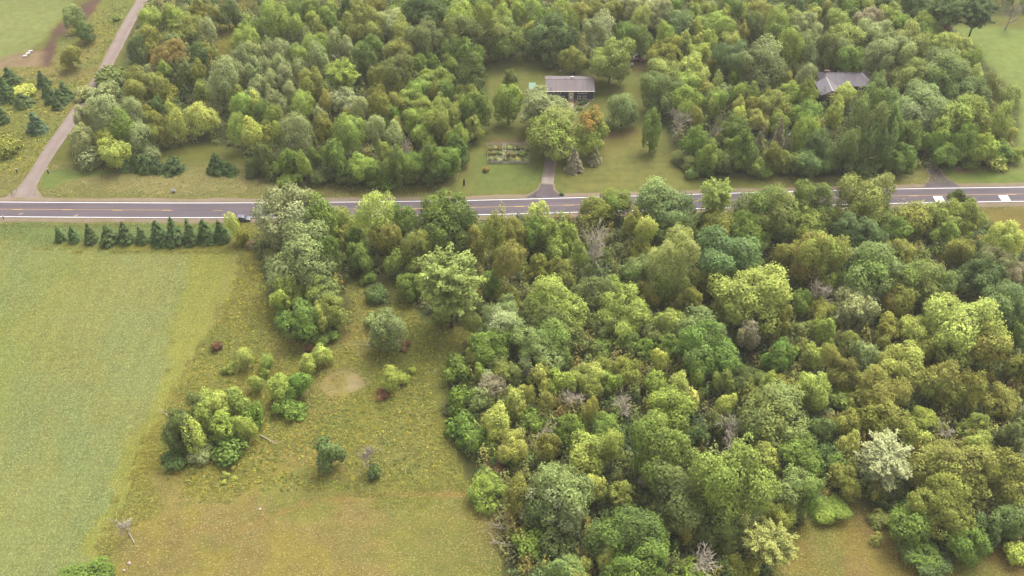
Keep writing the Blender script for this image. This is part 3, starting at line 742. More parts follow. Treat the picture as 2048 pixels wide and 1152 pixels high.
TREES['northeast wood'] = '''
1330 26 50 40 R s;1385 20 36 26 R l;1425 20 20 30 A l;1448 24 26 26 A y;1492 16 24 24 R y;1470 20 26 40 R g;1520 20 50 40 R o;1556 36 46 50 A l;1585 30 30 30 R l;1560 72 50 50 R g;
1625 22 40 36 R y l;1655 15 20 30 A o;1670 36 40 30 R l;1590 8 40 30 R d;1362 48 56 36 R b;1336 66 36 50 A l;1420 46 46 40 R l;1450 50 36 40 A l;1395 50 20 40 A y;1372 76 24 40 A y;
1398 76 30 26 R y;1420 72 40 40 R l;1463 76 46 40 R y l;1488 60 24 40 A k;1510 50 36 50 R q;1330 96 60 50 R o;1365 96 30 40 R q;1396 106 50 40 R l;1326 140 60 40 R h;1386 132 60 50 R y l;
1425 126 24 24 R k;1460 114 70 50 R b;1530 120 84 80 R q s;1586 90 48 60 R l;1625 90 40 70 R s;1610 50 60 30 R s;1656 92 46 60 R q;1472 150 36 36 R g;1437 152 20 20 A y;1322 180 90 80 R q;
1370 166 50 46 R l;1400 156 24 20 A y;1418 176 36 30 R y k;1446 180 30 30 R s;1376 196 50 50 R l;1430 202 42 50 R l y;1480 180 30 30 A l;1503 180 30 30 A l;1530 184 24 24 A l;1478 206 24 36 A y;
1575 156 24 30 A k;1575 182 50 46 R l;1612 148 38 50 A s;1620 182 40 56 R l o;1550 208 64 44 R k o;1527 200 22 26 A y;1480 226 24 30 A y;1500 212 30 40 R k;1612 224 60 46 R g;1516 237 46 32 R y;
1560 240 40 30 R l;1370 216 30 30 A l;1393 234 24 40 A k;1466 252 50 50 R g;1354 250 62 76 B t;1422 268 40 50 B t;1388 274 50 56 R g;1420 306 44 56 R l;1376 316 50 50 R q;1400 334 60 36 U d;
1450 328 36 60 R q;1472 300 60 50 R g;1490 290 50 66 R g;1500 328 40 56 R l;1545 312 40 56 R o;1575 322 36 40 R l;1610 266 44 70 R l;1642 284 52 60 R b;1630 250 30 40 R y;1612 322 60 46 R b;
1660 320 50 50 R d;1520 332 50 40 R g;1684 46 50 50 R l;1690 74 56 50 R l y;1682 96 50 50 R s;1735 36 50 44 R t s;1750 64 60 52 R s;1705 30 36 30 R g;1788 24 52 40 R y l;1802 48 40 42 R g;
1735 10 26 24 A l;1700 116 50 50 R g;1835 14 60 44 R d;1890 24 90 74 W e;1955 24 92 78 W e;2022 30 36 60 B t;1856 46 60 46 R y l;1892 44 22 30 R t;1880 80 46 38 R y l;1835 64 44 44 R g;
1784 100 90 60 R s h;1812 84 80 28 R h;1826 110 42 42 R y l;1916 98 60 50 R y l;1946 112 32 42 A l;1889 136 90 58 R z g;1826 148 70 50 R h;1790 150 40 30 R t h;1956 146 30 30 A y;1885 172 32 28 R y;
1936 182 80 48 R b;1980 172 40 60 R h;1845 206 90 58 R z v;1926 222 100 82 R l o;2010 232 50 62 A l;2020 192 40 40 A h;2010 268 40 42 R y h;1757 170 40 56 A c;1737 206 40 76 A c;1772 210 40 76 A c;
1716 232 40 84 A c;1752 242 40 84 A c;1788 242 40 80 A c;1732 282 40 84 A c;1772 284 40 84 A c;1700 290 40 74 A c;1672 216 36 50 A y;1688 188 46 30 R y k;1820 262 60 60 R g;1888 262 60 60 R l g;
1930 276 50 60 R g;1876 284 50 46 R g;1962 290 60 60 R l;2000 300 50 46 R g;1900 308 60 40 R g;1980 314 60 30 U y;1812 310 40 46 R g;1788 320 50 44 R g;1690 326 50 46 U b;1732 332 60 36 U d;
1816 330 36 26 U g;1940 322 40 24 U g;2030 308 30 46 R l;1340 4 40 24 R g;1400 3 40 24 R o;1460 2 40 24 R g;1640 2 40 24 R g;1700 4 50 26 R g;1770 2 40 24 R d;
1522 272 24 78 s p;1541 304 16 52 s p;1560 268 26 68 s p;1584 276 30 70 s p;1766 280 20 56 s p
'''
TREES['lawn'] = '''
1019 158 30 44 r q;1017 206 50 76 r l g;1092 215 96 84 r s v;1118 262 104 92 r h l;1186 258 62 86 r m N;1245 216 58 76 c2 b z;1303 262 38 80 c2 g;1222 118 80 90 r h l;
1149 322 32 54 s p;1189 310 26 46 s p;972 338 12 12 U n;232 37 16 12 U g;148 36 40 32 a z;169 66 38 36 r d;140 112 38 30 a o
'''
TREES['roadside'] = '''
118 468 20 36 s e;145 468 24 40 s e;178 469 27 44 s e;216 470 36 46 s e;248 466 31 50 s e;281 467 24 46 s e;316 466 36 56 s e;347 465 38 58 s e;378 466 29 52 s e;411 462 36 58 s e;441 461 27 54 s e;
18 150 30 38 s e;10 180 37 44 s e;45 202 36 24 f e;3 230 28 32 s e;84 158 25 36 s e;93 178 25 38 s e;96 198 17 28 s e;112 206 22 32 s e;118 192 25 32 s e;127 180 28 42 s e;70 246 31 48 s i;
45 182 42 30 U y;12 292 52 40 U o;252 332 27 28 f e;272 326 28 40 f e;292 328 32 42 f e;313 332 30 34 f e;347 331 44 40 f e;434 328 40 48 f e;458 338 30 30 f e;503 342 26 34 f e;
465 452 30 58 a y;484 476 26 36 U k;500 488 18 18 U t
'''
TREES['south wood'] = '''
580 434 118 124 r s v;634 428 74 90 R g l;598 512 130 112 R s z;646 500 62 76 R g l;556 540 52 56 W s;580 572 50 60 R l;646 574 72 70 R l z;602 636 80 70 R g;666 612 52 62 R h;640 632 40 52 R y l;
570 640 44 64 R g;650 672 50 40 U g;606 656 44 40 G t;560 592 40 44 A l;750 422 72 52 A y;772 470 62 66 R k h;766 480 60 70 B t;688 438 50 52 R o;684 474 30 38 R k y;710 476 32 42 R g;
720 512 50 50 R g;800 440 50 60 R g;826 488 56 60 A o;893 438 124 116 R g d;840 482 50 60 A k;876 490 36 50 A o;934 470 42 52 A k;952 482 40 60 A o;990 466 46 84 A o;1030 460 50 50 A o;
1075 426 40 48 A y;1066 462 50 60 R g;1100 466 52 60 R l g;1132 470 42 52 R l;1110 502 42 50 R l;1160 502 30 50 A l;1020 520 52 84 A k;1076 530 50 50 R o;1124 544 52 52 R k o;1020 590 46 52 R o k;
980 560 42 52 R g;1002 512 30 40 R g;898 562 156 152 W x;886 622 44 54 R l;946 642 32 44 A h;790 522 40 50 R l;830 530 40 44 R o;820 566 50 40 R g;734 556 30 28 U g;756 590 42 38 U b;
1000 638 90 78 R z v;986 688 80 52 R g;1086 686 92 84 R z g;1040 682 28 32 A y;1115 597 112 64 R y l;1112 642 90 52 R q;1204 502 96 112 B t;1188 584 80 60 R q;1195 416 62 54 R o g;1232 402 60 50 R o g;
1266 442 32 52 A o;1292 458 40 64 A y;1334 406 102 86 R b z;1334 456 70 50 R d;1346 504 92 82 A x h;1278 540 62 52 R z g;1338 568 62 64 R l g;1248 620 92 74 R y l;1230 572 42 40 R l;1302 580 52 52 R k o;
1334 638 72 48 R y l;1382 600 50 60 R o;1160 682 50 50 U q;1206 692 60 50 U g;1180 642 42 42 R q;1152 662 26 30 R k;1400 652 82 80 R z l;1416 694 112 94 R g z;1432 394 86 92 W x;1376 462 42 44 R d;
1540 408 112 84 R g h;1624 408 82 84 R g h;1500 452 80 52 R g;1434 452 60 60 R o;1736 396 112 104 R h g;1452 508 112 92 R b v;1506 576 132 112 R l y;1558 450 62 52 R z g;1612 450 72 52 R y l;1642 504 92 104 R l n;
1582 502 60 62 R o;1720 458 92 64 R b g;1792 452 60 52 R g;1732 528 112 104 R g z;1700 512 50 50 R z;1634 588 54 96 B t;1704 596 92 76 B t;1706 606 74 56 R s;1796 600 52 64 R k n;1838 552 102 92 R g h;
1882 568 52 72 R z g;1830 428 72 52 R o h;1886 430 62 62 R l o;1940 428 62 62 R l o;1890 458 50 50 R l;1920 500 48 52 R k;2012 474 60 54 A y;1996 520 70 50 R s t;2022 542 50 42 R t k;1960 540 80 62 R b d;
2006 598 92 92 R z b;1920 398 46 34 r d;1926 648 122 102 R y k;1978 678 82 92 R k y;1896 610 72 44 R y k;1836 660 72 54 R y o;1780 650 50 52 R o;1914 704 60 52 R o;1804 728 82 74 R k y;1762 784 92 72 R k o;
1889 760 82 84 R k l;1951 774 52 84 R k;2002 798 62 36 R k;2042 730 52 62 R k o;1700 684 52 52 R o k;1736 714 52 62 R z b;1770 682 30 32 R k;1686 740 62 62 R o l;1690 802 60 52 U g;2032 662 42 50 R g;
1557 638 42 62 R k o;1450 616 42 40 R o;1497 666 42 62 R t k;1617 648 16 18 A y;1650 660 40 52 R l;1560 710 52 62 R g y;1626 706 42 32 R y;1605 690 24 30 A y;1630 770 62 72 R y l;1660 712 32 50 A k;
1453 802 36 46 A y;1450 760 42 52 R l h;1537 764 30 50 A l;1500 782 50 50 R o;1560 824 122 92 R z h;1502 760 60 40 R d;1602 662 50 42 R q;1640 622 52 42 R o;1600 602 42 52 R g;945 710 24 32 A l;
914 742 60 60 U g;960 740 26 28 A l;940 762 30 30 U l;982 772 60 54 R t z;960 792 50 42 R z;1030 804 52 62 R y l;1052 790 30 42 A o;991 840 52 48 A y;970 826 22 22 U y;1002 740 60 52 R q o;
1050 744 40 62 G t;1086 746 46 46 R y;1121 762 52 52 R l;1176 756 62 52 R o y;1224 762 36 38 R l;1092 802 30 42 A k;1146 794 64 64 B t;1180 822 30 52 A o;1092 862 56 42 G t;1140 860 52 60 R g;
1166 852 32 42 R o;1202 852 62 60 R g;1025 892 58 62 R y;1100 892 42 52 R o;1186 904 92 72 R y l;920 802 52 60 U g;932 852 60 60 U g;962 882 60 60 U g;936 836 26 30 U t;1060 842 50 52 U g;
1226 890 42 64 A l;990 932 36 22 U r;974 896 22 22 U r;974 980 82 92 R l;1034 984 52 62 A o k;1120 978 132 130 R z v;1190 970 42 42 A y;1243 982 46 38 R k y;1280 960 42 52 G t;1326 906 132 132 R g h;
1310 842 52 34 R y;1254 1056 132 122 R g d;1274 1122 122 64 R g;1368 992 124 112 R q h;1474 958 134 150 R l h;1380 792 42 38 R y;1340 812 84 64 R l g;1396 744 32 42 A l;1358 764 36 38 A y;1312 756 42 38 R l;
1320 718 30 42 A y;1290 692 32 32 R g;1202 740 60 52 R o;1252 740 60 60 R o q;1260 818 64 64 B t;1458 864 96 76 B t;1532 910 62 62 R y o;1596 976 82 84 R z g;1562 1030 62 62 R o;1660 1020 66 46 R l;
1542 1090 112 84 W x;1402 1112 84 74 G t;1436 1058 72 62 R d;1372 1052 52 44 R k;1640 912 52 62 U b;1662 932 60 60 U g;1693 954 62 64 R k o;1700 880 42 44 A y;1772 918 122 104 W v;1832 874 52 44 R y;
1766 866 32 22 R y;1910 926 132 112 R k y;1960 886 62 44 R y l;1889 1008 112 112 R k o;2016 938 92 92 R o k;1986 970 26 22 A y;1822 1038 92 84 R g;1850 1106 92 92 R b g;1932 1082 72 72 R g;1978 1052 52 62 R b;
2022 1032 72 72 R b g;1761 1036 42 32 U h;1753 1078 26 26 U y;2034 1104 52 52 U y;1782 980 52 52 U q;1755 984 32 42 U k;1954 850 62 52 R l o;1882 866 50 42 G t;1840 832 62 44 R o;1782 842 82 44 R o k;
1702 842 52 44 R k;1600 902 82 72 R g;2022 872 52 62 R q;1062 1082 72 70 U g;1112 1082 60 60 R d;1130 1132 82 52 R z;1156 1142 60 40 R k;1214 1112 28 52 A y;1076 1022 52 62 R d;1096 1146 60 40 U z;
1480 1140 60 50 U o;1380 1150 70 50 U l;1640 860 50 44 R d;1720 760 50 40 R o;1850 690 60 44 R o;1760 560 60 50 R g;1420 560 50 50 R o;1660 560 50 40 R g;1220 650 50 40 R q;1300 660 50 40 R q;
1440 840 50 44 R q;1390 870 50 50 R d;1560 770 50 40 R o;1340 690 50 40 R g;1260 680 44 40 R g;1500 500 60 50 R g;1280 500 44 50 R o;1410 430 44 40 R o;1800 500 60 50 R o
'''
TREES['meadow'] = '''
360 858 62 112 r d;390 870 42 74 a y;424 816 62 74 r l y;468 804 52 64 r l y;450 850 52 62 r l;492 856 38 50 a l;506 832 42 52 U g;452 890 72 42 U g;396 908 52 34 U s;398 802 44 44 r d;350 915 52 36 U d;
490 714 32 42 a y;533 722 26 30 a l;530 744 20 22 U l;512 767 29 32 a l;456 736 26 24 U l;614 728 34 44 a l;642 708 40 44 r y;620 697 16 20 U r;562 776 50 46 a l;596 772 50 52 r g;582 816 60 40 U g;
556 806 24 24 U r;432 692 22 22 U r;765 790 26 18 U r;780 758 42 40 a l;806 756 26 28 U y;825 740 15 17 U y;775 656 72 86 r s z;746 640 32 32 U s;805 690 30 18 U r;657 908 50 84 r b;735 914 46 76 G t;
748 942 27 32 U b;250 1056 42 52 G t;172 1162 92 60 r g;452 948 14 14 U y;470 956 14 12 U y;446 964 12 10 U y;466 936 10 12 U y
'''
PAL = {'d': (78, 98, 54), 'g': (110, 136, 60), 'l': (154, 173, 82), 'y': (182, 190, 100), 'o': (140, 141, 64), 'k': (154, 148, 74), 's': (154, 163, 114), 'v': (186, 192, 156), 'z': (142, 161, 108),
       'b': (98, 122, 80), 'q': (104, 114, 68), 'h': (150, 156, 88), 'n': (158, 132, 76), 'r': (128, 88, 72), 't': (160, 144, 122), 'x': (172, 174, 108), 'p': (150, 146, 122), 'e': (84, 104, 64),
       'N': (182, 144, 78), 'm': (136, 158, 66), 'i': (96, 116, 98), 'c': (118, 141, 86)}
LK = 0.56
COLNAME = {'N': 'orange', 'd': 'dark green', 'g': 'mid green', 'l': 'light green', 'y': 'yellow-green', 'o': 'olive', 'k': 'golden-brown', 's': 'grey-green', 'v': 'silvery white', 'z': 'silvery green', 'b': 'blue-green',
           'q': 'dull dark green', 'h': 'pale olive', 'n': 'orange', 'r': 'dark red', 't': 'greyish tan', 'x': 'pale yellowish', 'p': 'pale grey', 'e': 'dark green', 'm': 'green and orange', 'i': 'blue-grey', 'c': 'green'}
# things one can find in the picture, used to say where a tree stands
LANDMARKS = [(1140, 180, 'the dark blue house'), (1690, 175, 'the grey-roofed house'), (1017, 310, 'the fenced garden'), (1098, 345, 'the pale driveway'), (1875, 360, 'the right-hand driveway'),
    (488, 440, 'the car'), (225, 120, 'the gravel lane'), (45, 390, 'the gravel lane mouth'), (1204, 502, 'the tallest bare tree'), (1634, 588, 'the leaning bare tree'), (1458, 864, 'the wide bare tree'),
    (1772, 918, 'the white-leaved tree'), (696, 197, 'the silver-leaved tree'), (898, 562, 'the big feathery pale tree'), (572, 434, 'the big silvery roadside tree'), (893, 438, 'the big dark roadside tree'),
    (1432, 394, 'the pale feathery roadside tree'), (1736, 396, 'the tall roadside tree before the white road panels'), (1115, 597, 'the broad bright yellow-green tree'), (1120, 978, 'the big silvery tree by the dry meadow'),
    (1326, 906, 'the big domed grey-green tree'), (1474, 958, 'the huge light green tree'), (724, 38, 'the golden domed tree'), (335, 108, 'the orange-brown tree'), (228, 307, 'the bright roadside maple'),
    (1354, 250, 'the grey bare tree by the lawn'), (1530, 120, 'the big dull oak'), (1926, 222, 'the big olive tree by the right-hand field'), (1845, 206, 'the pale silvery tree'), (1955, 24, 'the far feathery trees'),
    (1086, 214, 'the silvery tree before the house'), (1222, 118, 'the big pale tree behind the house'), (1100, 74, 'the dark tree behind the house'), (1732, 282, 'the plume-like trees'), (1522, 270, 'the grey spruces'),
    (1506, 576, 'the big yellow-tipped tree'), (1452, 508, 'the big silver-grey tree'), (1642, 504, 'the green tree with orange side'), (1926, 648, 'the broad golden tree'), (1889, 1008, 'the big golden-brown tree'),
    (1889, 760, 'the domed golden tree'), (1560, 824, 'the pale spreading tree'), (1260, 818, 'the forked bare tree'), (682, 766, 'the pale ring in the grass'), (424, 830, 'the tree clump in the meadow'),
    (550, 100, 'the aspen stand'), (520, 330, 'the last low spruce'), (280, 466, 'the spruce row'), (885, 228, 'the olive domed tree'), (947, 256, 'the bright tree by the lawn'), (1254, 1056, 'the dark tree at the lower edge'),
    (1850, 1106, 'the lowest blue-green tree'), (2006, 598, 'the silvery tree at the right edge'), (1030, 804, 'the bright green tree'), (1186, 904, 'the bright tree with bare fork'), (1000, 638, 'the silvery tree by the meadow')]
SPECIAL = {  # hand-written labels
    (1204, 502): 'tallest bare grey dead tree with wide crown in the south wood', (1634, 588): 'leaning pale dead tree trunk with few bare limbs in south wood',
    (1704, 596): 'spreading dead branches over grey-green leaves right of the leaning bare tree', (1458, 864): 'wide purplish-grey bare tree top behind the huge light green tree',
    (1772, 918): 'feathery white-leaved tree, the whitest in the photo, lower right', (696, 197): 'round silver-leaved tree in the middle of the northwest wood',
    (898, 562): 'big feathery pale yellowish tree at the meadow corner', (580, 434): 'big silvery maple overhanging the highway right of the car', (893, 438): 'big dark round tree beside the highway in the south wood',
    (1432, 394): 'pale feathery tree poking up in front of the highway', (1736, 396): 'tall pale olive tree hiding the highway left of the white panels', (1920, 398): 'small dark green tree on the highway edge between the white panels',
    (1115, 597): 'broad bright yellow-green tree crown at the centre of the south wood', (724, 38): 'large golden-brown domed tree behind the aspen stand', (335, 108): 'orange-brown tree beside the gravel lane',
    (228, 307): 'bright yellow-green maple behind the low spruces by the gravel lane', (402, 232): 'yellow-green tree with pale bare trunk at the wood edge', (1354, 250): 'grey-purple bare tree at the right edge of the lawn',
    (1092, 215): 'large silvery round tree in front of the dark blue house', (1118, 262): 'large pale olive tree at the top of the driveway', (1186, 258): 'green tree turning orange beside the driveway',
    (1245, 216): 'rounded blue-green ornamental tree on the lawn right of the house', (1303, 262): 'narrow green tree at the right edge of the lawn', (1222, 118): 'big pale olive tree behind the right end of the house',
    (1017, 206): 'light green tree on the lawn left of the house', (1019, 158): 'small dull green tree on the back lawn', (1149, 322): 'left pale grey spruce on the front lawn', (1189, 310): 'right pale grey spruce on the front lawn',
    (1150, 122): 'golden-brown round tree behind the house', (972, 338): 'small orange bush beside the fenced garden', (1530, 120): 'big dull green oak in the northeast wood', (1642, 504): 'light green tree with an orange left side',
    (820, 300): 'bare brownish tree inside the northwest wood', (2022, 30): 'grey bare tree at the top right corner', (1422, 268): 'thin bare tree right of the grey-purple bare tree', (766, 480): 'bare grey limbs in front of the yellow-green roadside tree',
    (1146, 794): 'pale fan-shaped bare tree left of the forked bare tree', (1260, 818): 'forked bare tree holding a dark nest of twigs', (250, 1056): 'thin bare grey bush beside the mown strip', (735, 914): 'grey leafless bush alone in the meadow',
    (657, 908): 'blue-green upright bush alone in the meadow', (775, 656): 'grey-green round tree standing alone in the meadow gap', (172, 1162): 'green tree top cut by the bottom left edge',
    (148, 36): 'pale green sparse tree between soil strip and gravel lane', (169, 66): 'small dark green tree between soil strip and gravel lane', (140, 112): 'thin olive tree nearest the lane crossing'}
SP_NAME = {'R': ('broadleaf_tree', 'round tree'), 'A': ('upright_tree', 'upright tree'), 'W': ('feathery_tree', 'feathery tree'), 'C': ('poplar_tree', 'poplar'), 'C2': ('ornamental_tree', 'tree'),
           'S': ('spruce_tree', 'spruce'), 'F': ('low_spruce', 'low spruce'), 'B': ('bare_tree', 'bare tree'), 'G': ('bare_shrub', 'bare shrub'), 'U': ('shrub', 'shrub')}
RNG = np.random.default_rng(5)
POLY_WOODS = [poly_w(q) for q in (WOOD_NW, WOOD_NE, WOOD_S)]
RECS = []
def tone(k):
    f = {'y': .12, 'v': .1, 'n': .15, 'r': .1, 't': .1, 'p': 0, 'N': 0, 's': .08, 'l': .2, 'g': .2, 'm': .1, 'e': .1, 'i': .1}.get(k, .32)
    return tuple((np.array(PAL[k]) * (1 - f) + np.array((126, 139, 70)) * f) * (1.02, 1.02, .95))
for wood, txt in TREES.items():
    for it in txt.replace('\n', '').split(';'):
        f = it.split()
        if len(f) < 6: continue
        x, y, w, h = map(float, f[:4]); kind = f[4]; col = f[5]; alt = f[6] if len(f) > 6 else None
        opn = kind[0].islower(); K = kind.upper()
        pz = 5.0
        for _ in range(6):
            d = ray(x, y); s = scale_at(x, y, pz); sdn = -d[2] / np.linalg.norm(d); cdn = math.sqrt(1 - sdn * sdn)
            Wm = w / s * 1.06; hm = h / s
            lo, hi = {'R': (.75, 1.5), 'A': (1.15, 2.3), 'W': (.75, 1.4), 'C': (1.6, 3.2), 'C2': (1.1, 2.4), 'S': (1.3, 3.0), 'F': (.75, 1.4), 'B': (.8, 1.9), 'G': (.7, 1.8), 'U': (.5, 1.6)}[K]
            if K in 'SF':      # cone standing on the ground: from the near rim of its base to its tip
                Hc = (hm - Wm * .42 * sdn) / cdn
            else:
                Hc = math.sqrt(max((hm ** 2 - (Wm * sdn) ** 2), 0)) / cdn
            Hc = min(max(Hc, lo * Wm), hi * Wm)
            if K in ('S', 'F', 'U', 'B', 'G'): Ht = Hc * (.94 if K == 'U' else 1)
            elif opn: Ht = Hc * (1.02 if K == 'C2' else 1.10) + .3
            else: Ht = max(Hc / (.60 if K == 'A' else .70), 8.0 if Wm > 3.2 else 6.0)
            pz = Ht - Hc / 2
            if K in 'SF': pz = (Ht - Wm * .42 * sdn / cdn) / 2
            pz = max(pz, .2)
        if not opn and K in ('R', 'A'):      # trees of a wood stand inside it: those on its edge are shorter and branched lower
            for _ in range(14):
                q = at(x, y, pz)
                if max(sdist(pw_, np.array([q[0]]), np.array([q[1]]))[0] for pw_ in POLY_WOODS) > .6: break
                Ht *= .94; Hc = min(Hc, Ht * .94); pz = max(Ht - Hc / 2, .3)
        p = at(x, y, pz)
        RECS.append(dict(x=x, y=y, w=w, wood=wood, K=K, col=col, alt=alt, W=Wm, Hc=Hc, Ht=Ht, p=p, opn=opn))
def where(rec, skip=None):
    best = sorted(((math.hypot(rec['x'] - lx, (rec['y'] - ly) * 1.3), lx, ly, ph) for lx, ly, ph in LANDMARKS if math.hypot(rec['x'] - lx, rec['y'] - ly) > 9), key=lambda q: q[0])
    out = []
    for dist, lx, ly, ph in best[:4]:
        ax, ay = rec['x'] - lx, (rec['y'] - ly) * 1.3
        a = math.degrees(math.atan2(-ay, ax)) % 360
        di = ['right of', 'behind and right of', 'behind', 'behind and left of', 'left of', 'in front and left of', 'in front of', 'in front and right of'][int((a + 22.5) // 45) % 8]
        out.append(('just ' if dist < 45 else '') + di + ' ' + ph)
    return out
used = {}
def label_for(rec):
    key = (int(rec['x']), int(rec['y']))
    if key in SPECIAL: used[SPECIAL[key]] = 1; return SPECIAL[key]
    sz = 'small' if rec['W'] < 4.2 else ('large' if rec['W'] > 11 else '')
    nm = SP_NAME[rec['K']][1]
    c = COLNAME[rec['col']]
    tip = ''
    if rec['alt'] and rec['alt'] != rec['col']: tip = ' with %s tips' % COLNAME[rec['alt']]
    base = ' '.join(q for q in (sz, c, nm) if q)
    W_ = where(rec)
    cands = [base + ' ' + W_[0]] + ([base + tip + ' ' + W_[0]] if tip else []) + [base + ' ' + q for q in W_[1:]] + ([base + tip + ' ' + q for q in W_[1:]] if tip else [])
    for word in ('neat', 'dense', 'loose', 'ragged', 'slender', 'leafy'): cands.append(word + ' ' + base + ' ' + W_[0])
    for q in cands:
        if len(q.split()) <= 16 and q not in used: used[q] = 1; return q
    n = 2
    while True:
        q = '%s %s' % (('second', 'third', 'fourth', 'fifth', 'sixth')[min(n - 2, 4)], cands[0])
        if q not in used: used[q] = 1; return q
        n += 1
        if n > 7: used[q] = 1; return q
for key in SPECIAL: used[SPECIAL[key]] = 1
for r_ in (0,):   # the spruce row: told apart by their order
    row = sorted([q for q in RECS if q['wood'] == 'roadside' and q['K'] == 'S' and q['y'] > 400], key=lambda q: q['x'])
    for i, q in enumerate(row):
        SPECIAL[(int(q['x']), int(q['y']))] = ('dark green spruce, %s from the left in the row below the highway' % ('first', 'second', 'third', 'fourth', 'fifth', 'sixth', 'seventh', 'eighth', 'ninth', 'tenth', 'eleventh')[i])
    row = sorted([q for q in RECS if q['K'] == 'F' and q['y'] > 300], key=lambda q: q['x'])
    for i, q in enumerate(row):
        SPECIAL[(int(q['x']), int(q['y']))] = ('low bushy spruce, %s from the left along the wood edge above the highway' % ('first', 'second', 'third', 'fourth', 'fifth', 'sixth', 'seventh', 'eighth')[i])
GROUPS = {'S': 'spruce trees', 'F': 'spruce trees', 'B': 'bare trees', 'G': 'bare shrubs', 'U': 'shrubs'}
POLY_WOODS = [poly_w(q) for q in (WOOD_NW, WOOD_NE, WOOD_S)]
for r in RECS:
    K = r['K']; rng = RNG
    if K in 'RA': pk = K + ('L' if r['W'] > 11.5 else 'M' if r['W'] > 6.8 else 'S')
    else: pk = {'C2': 'AM', 'U': 'U'}.get(K, K)
    me, (W0, H0) = PROTO[pk][int(rng.integers(len(PROTO[pk])))]
    px_, py_, pz_ = r['p']
    nm_ = SP_NAME[K][0]
    if K == 'R': nm_ = 'broad_tree' if r['W'] > 11 else 'young_tree' if r['W'] < 7.2 else nm_
    root = empty(nm_, (px_, py_, 0.0), 0.0)
    rz = rng.uniform(0, 6.283)
    nm = {'S': 'boughs', 'F': 'boughs', 'B': 'limbs', 'G': 'limbs'}.get(K, 'crown')
    cr = link(nm, me, root); cr.rotation_euler = (0, 0, rz)
    sx = r['W'] / W0; cr.scale = (sx * rng.uniform(.86, 1.1), sx * rng.uniform(.86, 1.1), r['Hc'] / H0)
    if not r['opn'] and K in ('R', 'A'):    # in the wood the leaf masses run down the side of the tree
        Hn = max(r['Hc'], min(r['Ht'] * (.86 if K == 'R' else .78), 1.75 * r['W']))
        cr.scale[2] = Hn / H0; r['Hc'] = Hn
    cr.rotation_euler = (rng.normal(0, .10), rng.normal(0, .10), rz) if K in ('R', 'A', 'W', 'U', 'C') else (0, 0, rz)
    if K in ('S', 'F', 'B', 'G'): cr.location = (0, 0, 0)
    elif K == 'U': cr.location = (0, 0, r['Hc'] * .40)
    else: cr.location = (0, 0, r['Ht'] - r['Hc'] / 2)
    if K == 'S': cr.scale = (sx * rng.uniform(.8, 1.18), sx * rng.uniform(.8, 1.18), r['Hc'] / H0 * rng.uniform(.86, 1.1)); cr.rotation_euler = (rng.normal(0, .025), rng.normal(0, .025), rz)
    if K in 'BG': cr.rotation_euler = (0, 0, rng.uniform(-.4, .4))
    j = rng.normal(1, .035, 3) * rng.normal(1, .07)
    c = np.clip(lin(tone(r['col']), LK) * j, 0, 1)
    a = lin(tone(r['alt']), LK) if r['alt'] else c * np.array([1.22, 1.16, 1.05])
    if K in 'SF': c = c * .9; a = c * (1.3, 1.28, 1.22)
    cr.color = (*map(float, c), 1.0)
    cr['second_tone'] = [float(q) for q in a]
    cr['second_share'] = float((.2 if r['alt'] == 'v' else .30 if r['alt'] == 'N' else .36) if r['alt'] else rng.uniform(.2, .5))
    if K not in ('B', 'G', 'U'):
        pale = (K == 'A' and r['col'] in 'slyo') or r['col'] == 'v'
        tm = TRUNK['pale' if pale else 'brown'][int(rng.integers(3))]
        tr = link('trunk', tm, root); h = r['Ht'] * (.97 if K in 'SF' else .93); tr.rotation_euler = (0, 0, rng.uniform(0, 6.3))
        th = (.45 if K in 'SF' else 1.0) * min(h, 1.1 * r['W'] + 3)
        tr.scale = (th, th, h)
    tag(root, label_for(r), 'shrub' if K in 'UG' else 'tree', GROUPS.get(K, 'trees of the ' + r['wood']))

# ------------------------------------------------------------------ houses
def shingle_mat(name, rgb):
    m, nt, out = new_mat(name)
    b = nd(nt, 'ShaderNodeBsdfPrincipled'); nt.links.new(b.outputs[0], out.inputs[0])
    co = nd(nt, 'ShaderNodeTexCoord').outputs['Object']
    mp = nd(nt, 'ShaderNodeMapping'); mp.inputs['Scale'].default_value = (0.5, 0.12, 0.12); nt.links.new(co, mp.inputs[0])
    streak = noise(nt, 1.3, 5, 0.65, mp.outputs[0]); fine = noise(nt, 3.0, 4, 0.7, co)
    f = mathn(nt, 'MULTIPLY', ramp(nt, streak, 0.3, 0.7, 0.84, 1.14), ramp(nt, fine, 0.25, 0.75, 0.85, 1.15))
    nt.links.new(mixc(nt, 1.0, lin(rgb, GK), f, 'MULTIPLY'), b.inputs['Base Color']); b.inputs['Roughness'].default_value = 0.9
    return m
M_ROOF1 = shingle_mat('brown_grey_shingles', (170, 154, 158)); M_ROOF2 = shingle_mat('grey_shingles', (174, 162, 174))
M_BLUE = plain('dark_blue_siding', (66, 74, 108), 0.6, 0.12, 0.8, k=0.34); M_TRIM = plain('white_trim', (240, 232, 220), 0.5, 0.05, 1.0, k=0.75)
M_GLASS = plain('window_glass', (70, 74, 84), 0.08, 0.2, 0.5); M_CREAM = plain('cream_door', (226, 208, 174), 0.5, 0.08, k=0.45)
M_BRICK = plain('red_brown_wall', (140, 104, 90), 0.8, 0.2, 1.2); M_METAL = plain('vent_metal', (226, 222, 214), 0.35, 0.08, 3.0, k=0.30)
M_PATH = plain('pink_concrete', (206, 172, 158), 0.85, 0.15, 1.2, k=0.30); M_MINT = plain('mint_paint', (122, 190, 156), 0.6, 0.12, 1.0)
M_STONE = plain('pale_stone', (214, 192, 170), 0.85, 0.25, 2.0, k=0.30); M_WOOD = plain('weathered_plank', (222, 212, 196), 0.85, 0.2, 1.6, k=0.34)
